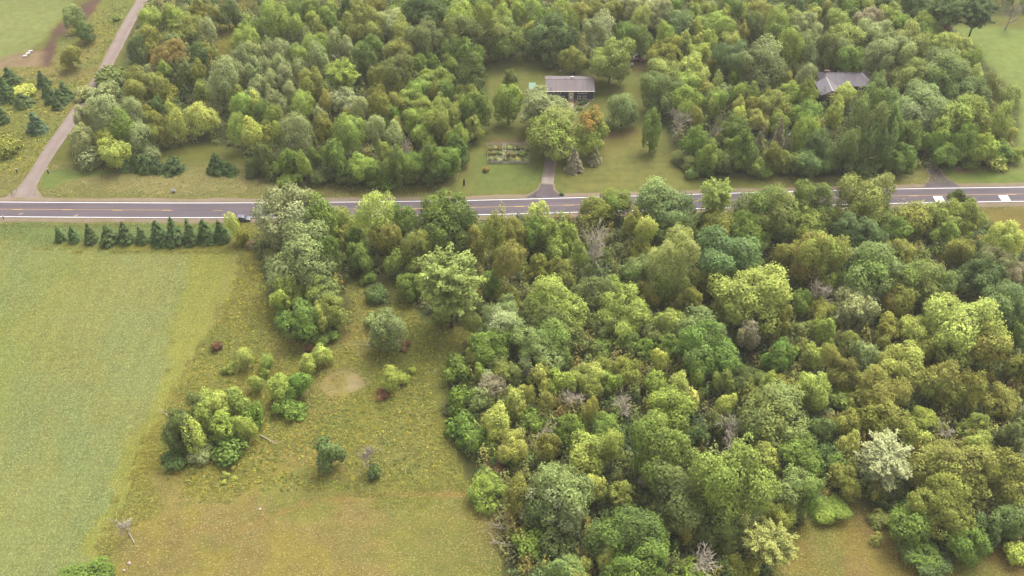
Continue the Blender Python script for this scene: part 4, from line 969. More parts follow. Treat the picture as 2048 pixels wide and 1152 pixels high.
M_DARKPOST = plain('dark_post', (60, 56, 54), 0.8, 0.2); M_RED = plain('faded_red_paint', (196, 84, 76), 0.5, 0.25); M_GREYTARP = plain('grey_tarp', (170, 166, 172), 0.6, 0.2)
M_WHITEPL = plain('white_plastic', (240, 236, 226), 0.45, 0.06, k=0.40); M_SOIL = plain('garden_soil', (142, 140, 84), 0.95, 0.3, 1.2); M_SIGN = M_WHITEPL

def window(parent, x, z, w, h, y, mid=True):
    f = MB(); t = .10
    f.box(x - w / 2 - t, x + w / 2 + t, y - .07, y - .003, z + h / 2, z + h / 2 + t); f.box(x - w / 2 - t, x + w / 2 + t, y - .07, y - .003, z - h / 2 - t, z - h / 2)
    f.box(x - w / 2 - t, x - w / 2, y - .07, y - .003, z - h / 2, z + h / 2); f.box(x + w / 2, x + w / 2 + t, y - .07, y - .003, z - h / 2, z + h / 2)
    if mid: f.box(x - .035, x + .035, y - .06, y - .02, z - h / 2, z + h / 2)
    fr = f.build('window', M_TRIM, parent)
    n = 2 if mid else 1
    for k in range(n):
        a = x - w / 2 + k * w / n; MB().box(a + .04, a + w / n - .04, y - .03, y - .012, z - h / 2, z + h / 2).build('pane', M_GLASS, fr)
def gable_roof(parent, x0, x1, yf, yb, ze, zr, mat, oh=.5, th=.16):
    """ridge along x, eaves at yf and yb"""
    ym = (yf + yb) / 2; sl = (zr - ze) / ((yb - yf) / 2)
    prof = lambda ya, za, yb_, zb: [(ya, za), (yb_, zb), (yb_, zb + th), (ya, za + th)]
    f = MB().prism(prof(yf - oh, ze - oh * sl, ym - .003, zr - .001), 'x', x0 - oh, x1 + oh).build('roof', mat, parent)
    b = MB().prism(prof(yb + oh, ze - oh * sl, ym + .003, zr - .001), 'x', x0 - oh, x1 + oh).build('roof', mat, parent)
    MB().box(x0 - oh, x1 + oh, ym - .14, ym + .14, zr + th - .02, zr + th + .05).build('ridge_cap', mat, f)
    MB().box(x0 - oh, x1 + oh, yf - oh - .12, yf - oh - .004, ze - oh * sl - .04, ze - oh * sl + .14).build('gutter', M_TRIM, f)
    return f
c0 = at(1139.5, 199.5)
H1 = empty('house', (c0[0], c0[1], 0))
tag(H1, 'dark blue house with brown-grey gable roof and white windows behind the lawn', 'house')
hw, dep, ze, zr = 8.1, 9.4, 3.75, 5.35
wl = MB(); wl.box(-hw, hw, 0, dep, 0, ze)
wl.prism([(0, ze), (dep, ze), (dep / 2, zr - .02)], 'x', -hw, hw)
wl.build('wall', M_BLUE, H1)
MB().box(-hw - .02, hw + .02, -.02, dep + .02, 0, .35).build('foundation', M_STONE, H1)
rf = gable_roof(H1, -hw, hw, 0, dep, ze, zr, M_ROOF1)
for px_, dy, hh, ww in ((-6.9, 5.9, .9, .28), (.7, 5.1, .75, .7), (-1.7, 5.6, .4, .3), (1.2, 6.7, .45, .55)):
    zz = zr + .16 - abs(dy - dep / 2) * (zr - ze) / (dep / 2)
    v = MB().tube([(px_, dy, zz - .2), (px_, dy, zz + hh)], [ww * .45, ww * .45], 10); v.tube([(px_, dy, zz + hh), (px_, dy, zz + hh + .12)], [ww * .62, ww * .5], 10)
    v.build('roof_vent', M_METAL, rf)
for x, z, w, h in ((4.3, 3.0, 2.7, .8), (3.3, 1.0, 1.0, .95), (5.2, 1.0, 1.0, .95), (-4.5, 2.9, 2.2, 1.0), (-5.5, 1.0, 1.0, .9), (-2.5, 1.0, 1.0, .9)): window(H1, x, z, w, h, 0)
e = MB(); e.box(-.55, 1.35, -.12, -.004, .36, 3.45); fr = e.build('door_surround', M_CREAM, H1)
dr = MB().box(.0, .85, -.19, -.13, .45, 2.6).build('door', M_TRIM, H1)
MB().box(.25, .6, -.215, -.194, 1.6, 2.3).build('door_pane', M_GLASS, dr); MB().box(.08, .14, -.25, -.194, 1.35, 1.5).build('handle', M_METAL, dr)
st = empty('entry_steps', (c0[0] + .4, c0[1], 0)); tag(st, 'pinkish concrete steps and walk leading to the door of the blue house', 'steps')
for i in range(3): MB().box(-.95, .95, -.22 - 1.0 - i * .35, -.22 - (0 if i == 0 else .65 + i * .35), 0.0, .42 - i * .13).build('step', M_PATH, st)
pw = at(1140, 222); MB().box(-.8, .8, pw[1] - c0[1] - .4, -1.95, .01, .10).build('walk', M_PATH, st)
# border of stones, bed and small things in front of the house
def rock(mb, rng, p, r):
    bm_ = bmesh.new(); bmesh.ops.create_icosphere(bm_, subdivisions=1, radius=r)
    vs = [np.array(v.co) * (1 + rng.normal(0, .12)) * (1.2, 1, .7) + p for v in bm_.verts]; fs = [tuple(v.index for v in f.verts) for f in bm_.faces]; bm_.free(); mb.add(vs, fs)
rng = np.random.default_rng(3)
bd = empty('stone_border', at(1166, 217)); tag(bd, 'pale stone edging curving round the flower bed beside the walk', 'edging'); bo = np.array(bd.location)
for p in resample([at(*q) for q in [(1152, 226), (1163, 219), (1172, 212), (1178, 206), (1186, 199), (1172, 201)]], .75):
    mb = MB(); rock(mb, rng, p - bo + (rng.normal(0, .08), rng.normal(0, .08), .12), .30); mb.build('stone', M_STONE, bd)
for i, (x, y) in enumerate(((1153.5, 206), (1156, 210), (1151, 213))):
    p = at(x, y); o = empty('garden_ornament', p); mb = MB().tube([(0, 0, 0), (0, 0, .5), (0, 0, .75), (0, 0, 1.1)], [.3, .34, .2, .05], 8); mb.build('body', M_STONE, o)
    MB().tube([(0, 0, -.01), (0, 0, .1)], [.42, .4], 8).build('base', M_PATH, o)
    tag(o, ('pale upright garden ornament nearest the house wall', 'pale garden ornament between two others by the walk', 'pale garden ornament farthest from the house wall')[i], 'ornament', 'garden ornaments')
for i, (x, y, c) in enumerate(((1162, 206, 'dark green'), (1168, 203, 'light green'), (1159, 217, 'dull green'))):
    me, (W0, H0) = PROTO['U'][i]; p = at(x, y, .5); o = empty('bed_plant', (p[0], p[1], 0)); k = link('crown', me, o, (0, 0, .5)); k.scale = (.42, .3, .3)
    k.color = (*lin((70 + 25 * i, 100 + 20 * i, 60), LK), 1); k['second_tone'] = [.08, .12, .04]; k['second_share'] = .3
    tag(o, c + ' plant in the flower bed in front of the blue house', 'plant', 'flower bed plants')
# mint green lean-to left of the house
p = at(1064.5, 187); o = empty('garden_shed', p); tag(o, 'small mint green roofed shed left of the blue house', 'shed')
MB().box(-1.0, 1.0, -.1, 2.3, 0, 1.75).build('wall', M_WOOD, o); MB().prism([(-.35, 1.75), (2.6, 2.75), (2.6, 2.87), (-.35, 1.87)], 'x', -1.2, 1.2).build('roof', M_MINT, o); MB().box(-.4, .4, -.14, -.104, .05, 1.55).build('door', M_TRIM, o)
p = at(1076, 188); o = empty('propane_tank', p, .3); tag(o, 'white rounded tank between green shed and house', 'tank')
MB().tube([(-.95, 0, .75), (-.8, 0, .75), (.8, 0, .75), (.95, 0, .75)], [.2, .48, .48, .2], 12).build('shell', M_WHITEPL, o, smooth=True); MB().box(-.6, -.45, -.3, .3, 0, .4).build('foot', M_METAL, o); MB().box(.45, .6, -.3, .3, 0, .4).build('foot', M_METAL, o)

# house among the trees on the right
c1 = at(1697, 186); H2 = empty('house', (c1[0], c1[1], 0)); tag(H2, 'grey-roofed house half hidden among trees of the northeast wood', 'house')
MB().box(-9.5, 8.0, 0, 9.0, 0, 3.0).build('wall', M_BRICK, H2)
zr2, ze2 = 5.3, 3.0
def slab(parent, name, pts, mat, th=.15):
    """roof plane of given corner points with thickness"""
    pts = [np.array(q, float) for q in pts]; n = len(pts)
    vs = pts + [q + (0, 0, th) for q in pts]
    MB().add(vs, [tuple(range(n))[::-1], tuple(range(n, 2 * n))] + [(i, (i + 1) % n, n + (i + 1) % n, n + i) for i in range(n)]).build(name, mat, parent)
e_ = .5
slab(H2, 'roof', [(-9.5 - e_, -e_, ze2 - .2), (8 + e_, -e_, ze2 - .2), (4.2, 4.497, zr2), (-8.0, 4.497, zr2)], M_ROOF2)
slab(H2, 'roof', [(8 + e_, 9 + e_, ze2 - .2), (-9.5 - e_, 9 + e_, ze2 - .2), (-8.0, 4.503, zr2), (4.2, 4.503, zr2)], M_ROOF2)
slab(H2, 'roof', [(8 + e_ + .006, -e_, ze2 - .2), (8 + e_ + .006, 9 + e_, ze2 - .2), (4.206, 4.5, zr2)], M_ROOF2)
slab(H2, 'roof', [(-9.5 - e_ - .006, 9 + e_, ze2 - .2), (-9.5 - e_ - .006, -e_, ze2 - .2), (-8.006, 4.5, zr2)], M_ROOF2)
MB().box(-8.0, 4.2, 4.36, 4.64, zr2 + .13, zr2 + .22).build('ridge_cap', M_ROOF2, H2)
MB().tube([(8.4, -.4, ze2), (4.25, 4.5, zr2 + .17)], [.09, .09], 5).build('hip_cap', M_METAL, H2)
for x in (-3.6, 5.3): MB().tube([(x, 5.2, zr2 - .6), (x, 5.2, zr2 + .55)], [.16, .16], 8).build('roof_vent', M_METAL, H2)
MB().box(-8.4, -6.4, 5.2, 6.2, ze2, zr2 + .45).build('chimney', M_BRICK, H2)
# front wing on the left with its own gable towards the road
MB().box(-11.5, -5.0, -6.0, -.006, 0, 2.9).build('wing_wall', M_BRICK, H2)
wz = 4.6
slab(H2, 'wing_roof', [(-12.0, -6.5, 2.75), (-8.253, -6.5, wz), (-8.253, 2.6, wz), (-12.0, 2.6, 2.75)], M_ROOF2)
slab(H2, 'wing_roof', [(-8.247, -6.5, wz), (-4.5, -6.5, 2.75), (-4.5, 2.6, 2.75), (-8.247, 2.6, wz)], M_ROOF2)
MB().prism([(-11.4, 2.9), (-5.1, 2.9), (-8.25, 4.5)], 'y', -5.98, -5.8).build('wing_gable', M_TRIM, H2)
MB().box(-8.36, -8.14, -6.5, 2.6, wz + .12, wz + .2).build('ridge_cap', M_METAL, H2)
MB().tube([(-8.2, 2.5, wz + .15), (-4.6, -.4, ze2 + .05)], [.10, .10], 5).build('valley_flashing', M_METAL, H2)
window(H2, -8.25, 1.5, 2.4, 1.3, -6.0); window(H2, -2, 1.7, 2.0, 1.2, 0); window(H2, 4, 1.7, 1.8, 1.2, 0)
# small dark shrub leaning over the eaves
# ------------------------------------------------------------------ fenced garden
g = [at(*q) for q in ((975.5, 327), (1058.5, 327), (1060.5, 291.5), (974, 291.5))]
go = (g[0] + g[1]) / 2; GD = empty('garden_fence', go); tag(GD, 'weathered plank fence enclosing the vegetable garden left of the driveway', 'fence')
bed = MB().add([g[i] - go + (0, 0, .02) for i in range(4)], [(0, 1, 2, 3)]).build('garden_bed', M_SOIL); bed.location = go; tag(bed, kind='structure')
plank = MB().box(-.5, .5, -.02, .02, -.085, .085).mesh('plank', M_WOOD); post = MB().box(-.06, .06, -.06, .06, 0, 1.35).mesh('post', M_WOOD)
rng = np.random.default_rng(9)
for side in range(4):
    a, b = g[side] - go, g[(side + 1) % 4] - go; L = np.linalg.norm(b - a); n = int(round(L / 2.4)); ang = math.atan2(b[1] - a[1], b[0] - a[0])
    full = side == 0
    for i in range(n):
        p0 = a + (b - a) * i / n; p1 = a + (b - a) * (i + 1) / n; m_ = (p0 + p1) / 2
        po = link('post', post, GD, tuple(p0)); po.rotation_euler = (0, 0, ang); po.scale = (1, 1, rng.uniform(.9, 1.1))
        for kz in ((.16, .36, .56, .76, .96) if full else (.3, .75, 1.1) if side == 2 else (.4, 1.0)):
            if rng.random() < .06: continue
            q = link('plank', plank, GD, (m_[0], m_[1], kz + rng.normal(0, .012))); q.rotation_euler = (rng.normal(0, .03), rng.normal(0, .006), ang); q.scale = (L / n * .995, 1, rng.uniform(.85, 1.15))
rng = np.random.default_rng(21)
VC = [('tall yellow-green', (186, 182, 92)), ('bushy green', (120, 148, 70)), ('pale green', (166, 178, 112)), ('olive', (140, 130, 70)), ('grey-green', (150, 160, 116)), ('dark brown', (96, 78, 60))]
k = 0
for r_ in range(3):
    for c_ in range(9):
        t, u = (c_ + .5 + rng.uniform(-.25, .25)) / 9, (r_ + .55 + rng.uniform(-.2, .2)) / 3.2
        p = (g[0] * (1 - t) + g[1] * t) * (1 - u) + (g[3] * (1 - t) + g[2] * t) * u
        nm, cc = VC[int(rng.integers(len(VC)))] ; me, (W0, H0) = PROTO['U'][k % 4]
        o = empty('vegetable_plant', p); q = link('crown', me, o, (0, 0, .42)); sc_ = rng.uniform(1.0, 1.9) / 5; q.scale = (sc_, sc_ * 1.2, rng.uniform(.7, 1.6) / 3.6)
        q.color = (*lin(cc, LK), 1); q['second_tone'] = [float(v) for v in lin((190, 190, 100), LK)]; q['second_share'] = .25
        tag(o, '%s vegetable plant, %s from the left in the %s row of the fenced garden' % (nm, ('first', 'second', 'third', 'fourth', 'fifth', 'sixth', 'seventh', 'eighth', 'ninth')[c_], ('front', 'middle', 'back')[r_]), 'plant', 'plants in the fenced garden'); k += 1
for i, t in enumerate((.37, .42)):
    a, b = g[0] * (1 - t) + g[1] * t, g[3] * (1 - t) + g[2] * t; m_ = (a + b) / 2
    o = empty('bean_trellis', m_, math.atan2(b[1] - a[1], b[0] - a[0])); L = np.linalg.norm(b - a) * .84
    for s_ in (-.5, 0, .5): MB().box(s_ * L - .04, s_ * L + .04, -.04, .04, 0, 1.5).build('stake', M_WOOD, o)
    MB().box(-L / 2 - .05, L / 2 + .05, -.05, .05, 1.5, 1.58).build('rail', M_WOOD, o)
    tag(o, ('left', 'right')[i] + ' long wooden trellis crossing the fenced garden', 'trellis', 'garden trellises')

# ------------------------------------------------------------------ car on the highway edge
def car_paint(name, rgb):
    m, nt, out = new_mat(name); b = nd(nt, 'ShaderNodeBsdfPrincipled'); nt.links.new(b.outputs[0], out.inputs[0])
    co = nd(nt, 'ShaderNodeTexCoord').outputs['Object']
    nt.links.new(mixc(nt, 1.0, lin(rgb, .27), ramp(nt, noise(nt, 2.0, 3, .6, co), .3, .7, .9, 1.1), 'MULTIPLY'), b.inputs['Base Color'])
    b.inputs['Roughness'].default_value = .25; b.inputs['Metallic'].default_value = .35; b.inputs['Coat Weight'].default_value = .6; return m
M_CAR = car_paint('silver_grey_paint', (132, 130, 148)); M_TYRE = plain('tyre_rubber', (44, 42, 44), .85, .15); M_DARKGL = plain('tinted_glass', (34, 36, 42), .06, .1); M_LAMP = plain('headlamp', (245, 245, 240), .15, .03, k=.42)
M_TAIL = plain('tail_lamp', (150, 30, 30), .3, .05); M_BUMP = plain('black_plastic', (40, 40, 44), .6, .1)
p = at(487.5, 440.5); CAR = empty('car', (p[0], p[1], .06), math.radians(-1)); tag(CAR, 'silver-grey car driving right on the near edge of the highway', 'car')
hwid = .9
low = [(-2.25, .38), (2.2, .38), (2.28, .62), (2.18, .86), (1.15, .98), (.95, 1.0), (-2.05, 1.0), (-2.27, .85)]
MB().prism(low, 'y', -hwid, hwid).build('body', M_CAR, CAR, bevel=.07, smooth=True)
cab = [(-2.12, 1.0), (1.05, 1.0), (.25, 1.50), (-.1, 1.56), (-1.55, 1.56), (-1.95, 1.38)]
MB().prism(cab, 'y', -hwid + .12, hwid - .12).build('cabin', M_CAR, CAR, bevel=.06, smooth=True)
for s_ in (-1, 1):
    y = s_ * (hwid - .12)
    MB().prism([(-1.9, 1.06), (.78, 1.06), (.2, 1.44), (-1.7, 1.44)], 'y', y - .012 + s_ * .012, y + .012 + s_ * .012).build('side_window', M_DARKGL, CAR)
    MB().box(.62, .8, s_ * (hwid + .02) - .07, s_ * (hwid + .02) + .07, 1.02, 1.16).build('wing_mirror', M_CAR, CAR)
    MB().prism([(2.05, .66), (2.27, .64), (2.2, .82), (1.95, .86)], 'y', s_ * .62 - .2, s_ * .62 + .2).build('headlight', M_LAMP, CAR)
    MB().box(-2.30, -2.2, s_ * .7 - .15, s_ * .7 + .15, .72, .92).build('tail_light', M_TAIL, CAR)
    MB().box(-1.3, 1.3, s_ * (hwid + .012) - .02, s_ * (hwid + .012) + .02, .36, .50).build('sill', M_BUMP, CAR)
    for x in (-1.4, 1.4):
        w_ = MB().tube([(x, s_ * .93 - .11, .33), (x, s_ * .93 - .09, .33), (x, s_ * .93 + .09, .33), (x, s_ * .93 + .11, .33)], [.27, .33, .33, .27], 16).build('wheel', M_TYRE, CAR)
        MB().tube([(x, s_ * 1.045 - .01, .33), (x, s_ * 1.045 + .01, .33)], [.2, .18], 12).build('rim', M_METAL, w_)
ws = MB(); ws.add([(1.03, -.68, 1.04), (1.03, .68, 1.04), (.30, .62, 1.50), (.30, -.62, 1.50), (1.09, -.68, 1.04), (1.09, .68, 1.04), (.36, .62, 1.51), (.36, -.62, 1.51)], [(0, 1, 2, 3), (4, 5, 6, 7), (0, 1, 5, 4), (2, 3, 7, 6), (1, 2, 6, 5), (0, 3, 7, 4)]); ws.build('windscreen', M_DARKGL, CAR)
MB().box(2.2, 2.31, -.75, .75, .40, .56).build('bumper', M_BUMP, CAR); MB().box(-2.33, -2.24, -.8, .8, .40, .58).build('bumper', M_BUMP, CAR)

# ------------------------------------------------------------------ small things
for i, (x, y, lab) in enumerate(((35, 346, 'dark wooden post on the left side of the gravel lane mouth'), (97, 347, 'dark wooden post on the right side of the gravel lane mouth'))):
    o = empty('post', at(x, y)); tag(o, lab, 'post', 'posts at the gravel lane'); o.rotation_euler = (.06 - .1 * i, .05, 0)
    MB().box(-.14, .14, -.14, .14, -.1, 1.6).build('shaft', M_DARKPOST, o, bevel=.02); MB().box(-.18, .18, -.18, .18, 1.6, 1.7).build('cap', M_WOOD, o)
o = empty('delineator_post', at(8, 438)); tag(o, 'short dark delineator post on the near edge of the highway, far left', 'post'); MB().box(-.09, .09, -.06, .06, 0, 1.1).build('shaft', M_DARKPOST, o); MB().box(-.1, .1, -.07, .07, 1.1, 1.25).build('reflector', M_WHITEPL, o)
o = empty('marker_post', at(928, 370)); tag(o, 'dark narrow upright marker at the edge of the lawn left of the garden', 'post')
MB().tube([(0, 0, 0), (0.05, 0, 1.4), (.1, .02, 2.0), (.1, 0, 2.3)], [.28, .34, .26, .12], 8).build('shaft', M_DARKPOST, o); MB().box(-.35, .35, -.3, .3, 0, .12).build('base', M_DARKPOST, o)
o = empty('utility_marker', at(348, 384)); tag(o, 'small white box in the rough verge above the highway', 'box')
MB().box(-.55, .55, -.35, .35, .25, .8).build('box', M_WHITEPL, o, bevel=.05); MB().box(-.1, .1, -.1, .1, 0, .25).build('leg', M_DARKPOST, o); MB().box(-.6, .6, -.4, .4, .80, .88).build('lid', M_GREYTARP, o)
o = empty('mailbox', at(1071.5, 391)); tag(o, 'mailbox on a post left of the driveway mouth', 'mailbox')
MB().box(-.08, .08, -.08, .08, 0, 1.05).build('post', M_WOOD, o); MB().prism([(-.25, 1.05), (.25, 1.05), (.25, 1.3), (.15, 1.45), (-.15, 1.45), (-.25, 1.3)], 'y', -.45, .45).build('box', M_BUMP, o); MB().box(-.24, .24, -.48, -.454, 1.08, 1.34).build('door', M_WHITEPL, o)
me, (W0, H0) = PROTO['U'][1]; o = empty('shrub', at(1123.5, 390)); q = link('crown', me, o, (0, 0, .3)); q.scale = (.26, .22, .25); q.color = (*lin((70, 110, 70), LK), 1); q['second_tone'] = [.05, .09, .04]; q['second_share'] = .3
tag(o, 'tiny dark green bush right of the driveway mouth', 'shrub', 'shrubs')
for i, (x, y) in enumerate(((51, 113.5), (57, 108.5), (61.5, 104))):
    o = empty('white_block', at(x, y), .5); MB().box(-.75, .75, -.35, .35, 0, .55).build('slab', M_WHITEPL, o, bevel=.08); MB().box(-.6, .6, -.28, .28, .55, .62).build('cap', M_WHITEPL, o)
    tag(o, ('nearest', 'middle', 'farthest')[i] + ' of three white blocks on the bare ground by the soil strip', 'block', 'white blocks')
o = empty('white_barrel', at(1264, 132)); tag(o, 'white round barrel at the back edge of the lawn', 'barrel'); MB().tube([(0, 0, 0), (0, 0, .1), (0, 0, .6), (0, 0, 1.1), (0, 0, 1.2)], [.42, .5, .56, .5, .4], 12).build('body', M_WHITEPL, o, smooth=True); MB().tube([(0, 0, 1.2), (0, 0, 1.26)], [.44, .42], 12).build('lid', M_GREYTARP, o)
o = empty('white_barrel', at(1120.5, 143)); tag(o, 'small white tub on grass at the foot of the dark trees', 'tub'); MB().tube([(0, 0, 0), (0, 0, .5), (0, 0, .6)], [.4, .5, .45], 10).build('body', M_WHITEPL, o); MB().tube([(0, 0, .6), (0, 0, .63)], [.44, .4], 10).build('lid', M_GREYTARP, o)
o = empty('yard_chair', at(1181.5, 144)); tag(o, 'pale garden chair between the house and the big pale tree', 'chair')
MB().box(-.35, .35, -.35, .35, .4, .48).build('seat', M_WHITEPL, o); MB().box(-.35, .35, .3, .37, .48, 1.05).build('backrest', M_WHITEPL, o)
for sx in (-.3, .3):
    for sy in (-.3, .3): MB().box(sx - .04, sx + .04, sy - .04, sy + .04, 0, .4).build('leg', M_WHITEPL, o)
# red cart, red mower and grey tarped pile under the trees behind the lawn
o = empty('red_cart', at(1270, 122), .3); tag(o, 'left faded red cart under the trees behind the lawn', 'cart', 'red carts')
MB().box(-.9, .9, -.6, .6, .45, .95).build('tray', M_RED, o, bevel=.05); [MB().tube([(x, s_ * .68 - .06, .3), (x, s_ * .68 + .06, .3)], [.3, .3], 12).build('wheel', M_TYRE, o) for x in (-.5, .5) for s_ in (-1, 1)]; MB().tube([(.9, 0, .5), (1.9, 0, .3)], [.05, .05], 6).build('drawbar', M_METAL, o)
o = empty('red_cart', at(1282, 124), -.4); tag(o, 'right red garden tractor under the trees behind the lawn', 'tractor', 'red carts')
MB().prism([(-1.0, .4), (1.0, .4), (1.05, .95), (.2, 1.0), (0, .65), (-.3, .65), (-.45, .85), (-1.0, .85)], 'y', -.45, .45).build('body', M_RED, o, bevel=.05); MB().box(-.75, -.25, -.28, .28, .86, 1.0).build('seat', M_BUMP, o); MB().box(-.8, -.7, -.28, .28, 1.0, 1.4).build('seat_back', M_BUMP, o)
for x, r in ((-.65, .42), (.7, .3)):
    for s_ in (-1, 1): MB().tube([(x, s_ * .55 - .1, r), (x, s_ * .55 + .1, r)], [r, r], 12).build('wheel', M_TYRE, o)
MB().tube([(.1, 0, .9), (-.1, 0, 1.25)], [.03, .03], 6).build('steering_column', M_METAL, o)
o = empty('tarped_pile', at(1275, 114)); tag(o, 'grey tarpaulin over a low pile behind the red cart', 'tarpaulin')
MB().prism([(-1.3, 0), (1.3, 0), (1.0, .7), (.3, 1.2), (-.5, 1.0), (-1.1, .6)], 'y', -.8, .8).build('tarp', M_GREYTARP, o, bevel=.12, smooth=True); MB().box(-1.5, 1.5, -1.0, 1.0, 0, .15).build('pallet', M_WOOD, o)
# rubbish by the soil strip, pale rocks
rng = np.random.default_rng(8)
for x, y, r, lab in ((134, 72, .6, 'larger grey rock beside the soil strip'), (137, 76, .4, 'smaller grey rock beside the soil strip'), (258, 1128, .45, 'pale rock at the lower end of the mown strip'), (248, 1142, .4, 'pale rock on the bottom edge beside the mown strip'), (520, 1019, .35, 'single pale stone in the dry meadow')):
    mb = MB(); p = at(x, y); rock(mb, rng, np.array([0, 0, r * .35]), r); o = mb.build('rock', M_STONE, loc=tuple(p)); tag(o, lab, 'rock', 'loose rocks')
# fallen limbs
def limb(name, lab, px, r0, seed, forks=4, bark=None):
    rng = np.random.default_rng(seed); P = resample([np.r_[at(*q)[:2], .25] for q in px], .8); o_ = P[0].copy(); o_[2] = 0
    n = len(P); P = P - o_; P[:, 2] = np.abs(rng.normal(.3, .12, n)) + np.linspace(0, .5, n)
    root = empty(name, tuple(o_)); MB().tube(P, list(np.linspace(r0, r0 * .3, n)), 6).build('stem', bark or M_DEAD, root)
    for k in range(forks):
        i = int(rng.integers(n // 4, n - 1)); d = unit(P[min(i + 1, n - 1)] - P[i - 1]); s_ = unit(np.cross(d, (0, 0, 1))) * (1 if k % 2 else -1); L = rng.uniform(1.5, 3.5)
        q = [P[i], P[i] + (d * .7 + s_ * .6) * L * .5 + (0, 0, .4), P[i] + (d * .8 + s_ * .5) * L + (0, 0, .9)]
        MB().tube(q, [r0 * .4, r0 * .25, r0 * .12], 5).build('branch', bark or M_DEAD, root)
    tag(root, lab, 'fallen branch', 'fallen branches')
limb('fallen_branch', 'thin fallen branch right of the meadow tree clump', [(520, 872), (535, 880), (556, 892)], .16, 1)
limb('fallen_branch', 'pale fallen trunk at the corner of the dry meadow', [(1012, 1058), (1022, 1048), (1034, 1041)], .3, 2, 2, M_PALE_BARK)
limb('fallen_branch', 'bare brown fallen tree top at the edge of the dry meadow', [(1050, 1072), (1020, 1062), (985, 1050)], .25, 3, 9)
limb('fallen_branch', 'lower bare fallen limb at the edge of the dry meadow', [(1045, 1097), (1010, 1090), (985, 1085)], .22, 4, 8)
limb('fallen_branch', 'dead twigs lying left of the meadow gap tree', [(752, 690), (742, 694), (728, 692)], .14, 5, 5)
limb('fallen_branch', 'grey dead limb left of the meadow tree clump', [(338, 836), (330, 828), (322, 822)], .13, 6, 3)
limb('fallen_branch', 'dead trunk lying in the thin bare bush by the mown strip', [(270, 1088), (256, 1064), (232, 1042)], .11, 7, 6)

# ------------------------------------------------------------------ ground vegetation that nobody could count
def scatter_clumps(name, label, polys, n, seed, rad, leaf, per, tones, hgt, inset=1.0, avoid=None):
    rng = np.random.default_rng(seed); P = []
    for poly in polys:
        lo, hi = poly.min(0), poly.max(0); lo = np.maximum(lo, (-260, 80)); hi = np.minimum(hi, (260, 420))
        share = int(n * 3 * (hi - lo).prod() / sum((np.minimum(q.max(0), (260, 420)) - np.maximum(q.min(0), (-260, 80))).prod() for q in polys))
        xy = rng.uniform(lo, hi, (share, 2)); xy = xy[sdist(poly, xy[:, 0], xy[:, 1]) > inset]; P.append(xy)
    P = np.concatenate(P)
    if avoid is not None: P = P[~avoid(P)]
    P = P[rng.permutation(len(P))[:n]]
    R = rng.uniform(*rad, len(P)); Hh = R * rng.uniform(*hgt, len(P)); m = len(P)
    tone = np.array([lin(t, LK) for t in tones])
    patch = NZ[2](P[:, 0], P[:, 1], 14.0)
    ti = np.clip((patch * 1.6 - .3 + rng.normal(0, .22, m)) * len(tones), 0, len(tones) - 1).astype(int)
    ct = tone[ti] * rng.normal(1, .1, (m, 1)) * rng.normal(1, .05, (m, 3))
    d = sphere_dirs(rng, m * per).reshape(m, per, 3); d[..., 2] = np.abs(d[..., 2]) * 1.1 - .12
    w = 1 + .25 * np.sin(3 * np.arctan2(d[..., 1], d[..., 0]) + rng.uniform(0, 6, (m, 1)))
    C = np.concatenate([P, np.zeros((m, 1))], 1)[:, None, :] + d * np.stack([R, R, Hh], 1)[:, None, :] * (w * rng.uniform(.7, 1.05, (m, per)))[..., None]
    C = C.reshape(-1, 3); C[:, 2] = np.maximum(C[:, 2], .06)
    N = (d + (0, 0, .4)).reshape(-1, 3) + rng.normal(0, .45, (m * per, 3))
    sz = (leaf * rng.uniform(.7, 1.6, m * per))[:, None]; N = unit(N); t_ = rng.normal(size=N.shape); t_ = unit(t_ - (t_ * N).sum(1, keepdims=True) * N); b_ = np.cross(N, t_)
    V = np.stack([C - t_ * sz * .5 - b_ * sz * .42, C + b_ * sz * .48, C + t_ * sz * .6 - b_ * sz * .3], 1).reshape(-1, 3); F = np.arange(3 * m * per).reshape(-1, 3)
    col = np.repeat(np.repeat(ct, per, 0), 1, 0)
    me = np_mesh(name, V, F, M_UNDER, face_attrs={'zone': np.clip(col, 0, 1), 'tint': np.clip(rng.normal(1, .16, m * per), .5, 1.5)})
    o = link(name, me); tag(o, label, 'undergrowth', kind='stuff'); return o
UNDER = [(82, 98, 60), (102, 120, 70), (94, 112, 76), (128, 140, 80), (140, 136, 80), (114, 116, 76), (154, 158, 96)]
yard = [poly_w([(1640, 130), (1765, 140), (1770, 190), (1640, 200)]), poly_w([(1852, 290), (1870, 290), (1885, 345), (1860, 345)]), poly_w([(432, 40), (482, 50), (484, 100), (455, 135), (430, 110)])]
notyard = lambda P: np.any([sdist(q, P[:, 0], P[:, 1]) > 0 for q in yard], axis=0)
scatter_clumps('undergrowth', 'mixed green undergrowth filling the woods north of the highway', POLY_WOODS[:2], 4200, 1, (1.0, 2.4), .52, 46, UNDER, (.8, 1.5), 1.5, notyard)
scatter_clumps('undergrowth', 'mixed green undergrowth filling the wood south of the highway', POLY_WOODS[2:], 4200, 2, (.9, 2.3), .46, 56, UNDER, (.8, 1.5), 1.5)
THICK = [(92, 112, 60), (112, 132, 66), (132, 146, 76), (142, 140, 70), (150, 158, 86), (120, 126, 72), (168, 170, 90), (156, 142, 76)]
scatter_clumps('thicket', 'saplings and tall brush between the trees north of the highway', POLY_WOODS[:2], 1700, 4, (.9, 1.7), .36, 120, THICK, (2.4, 4.6), 3.0, notyard)
scatter_clumps('thicket', 'saplings and tall brush between the trees south of the highway', POLY_WOODS[2:], 2400, 5, (.8, 1.8), .34, 130, THICK, (1.8, 4.4), 3.0)
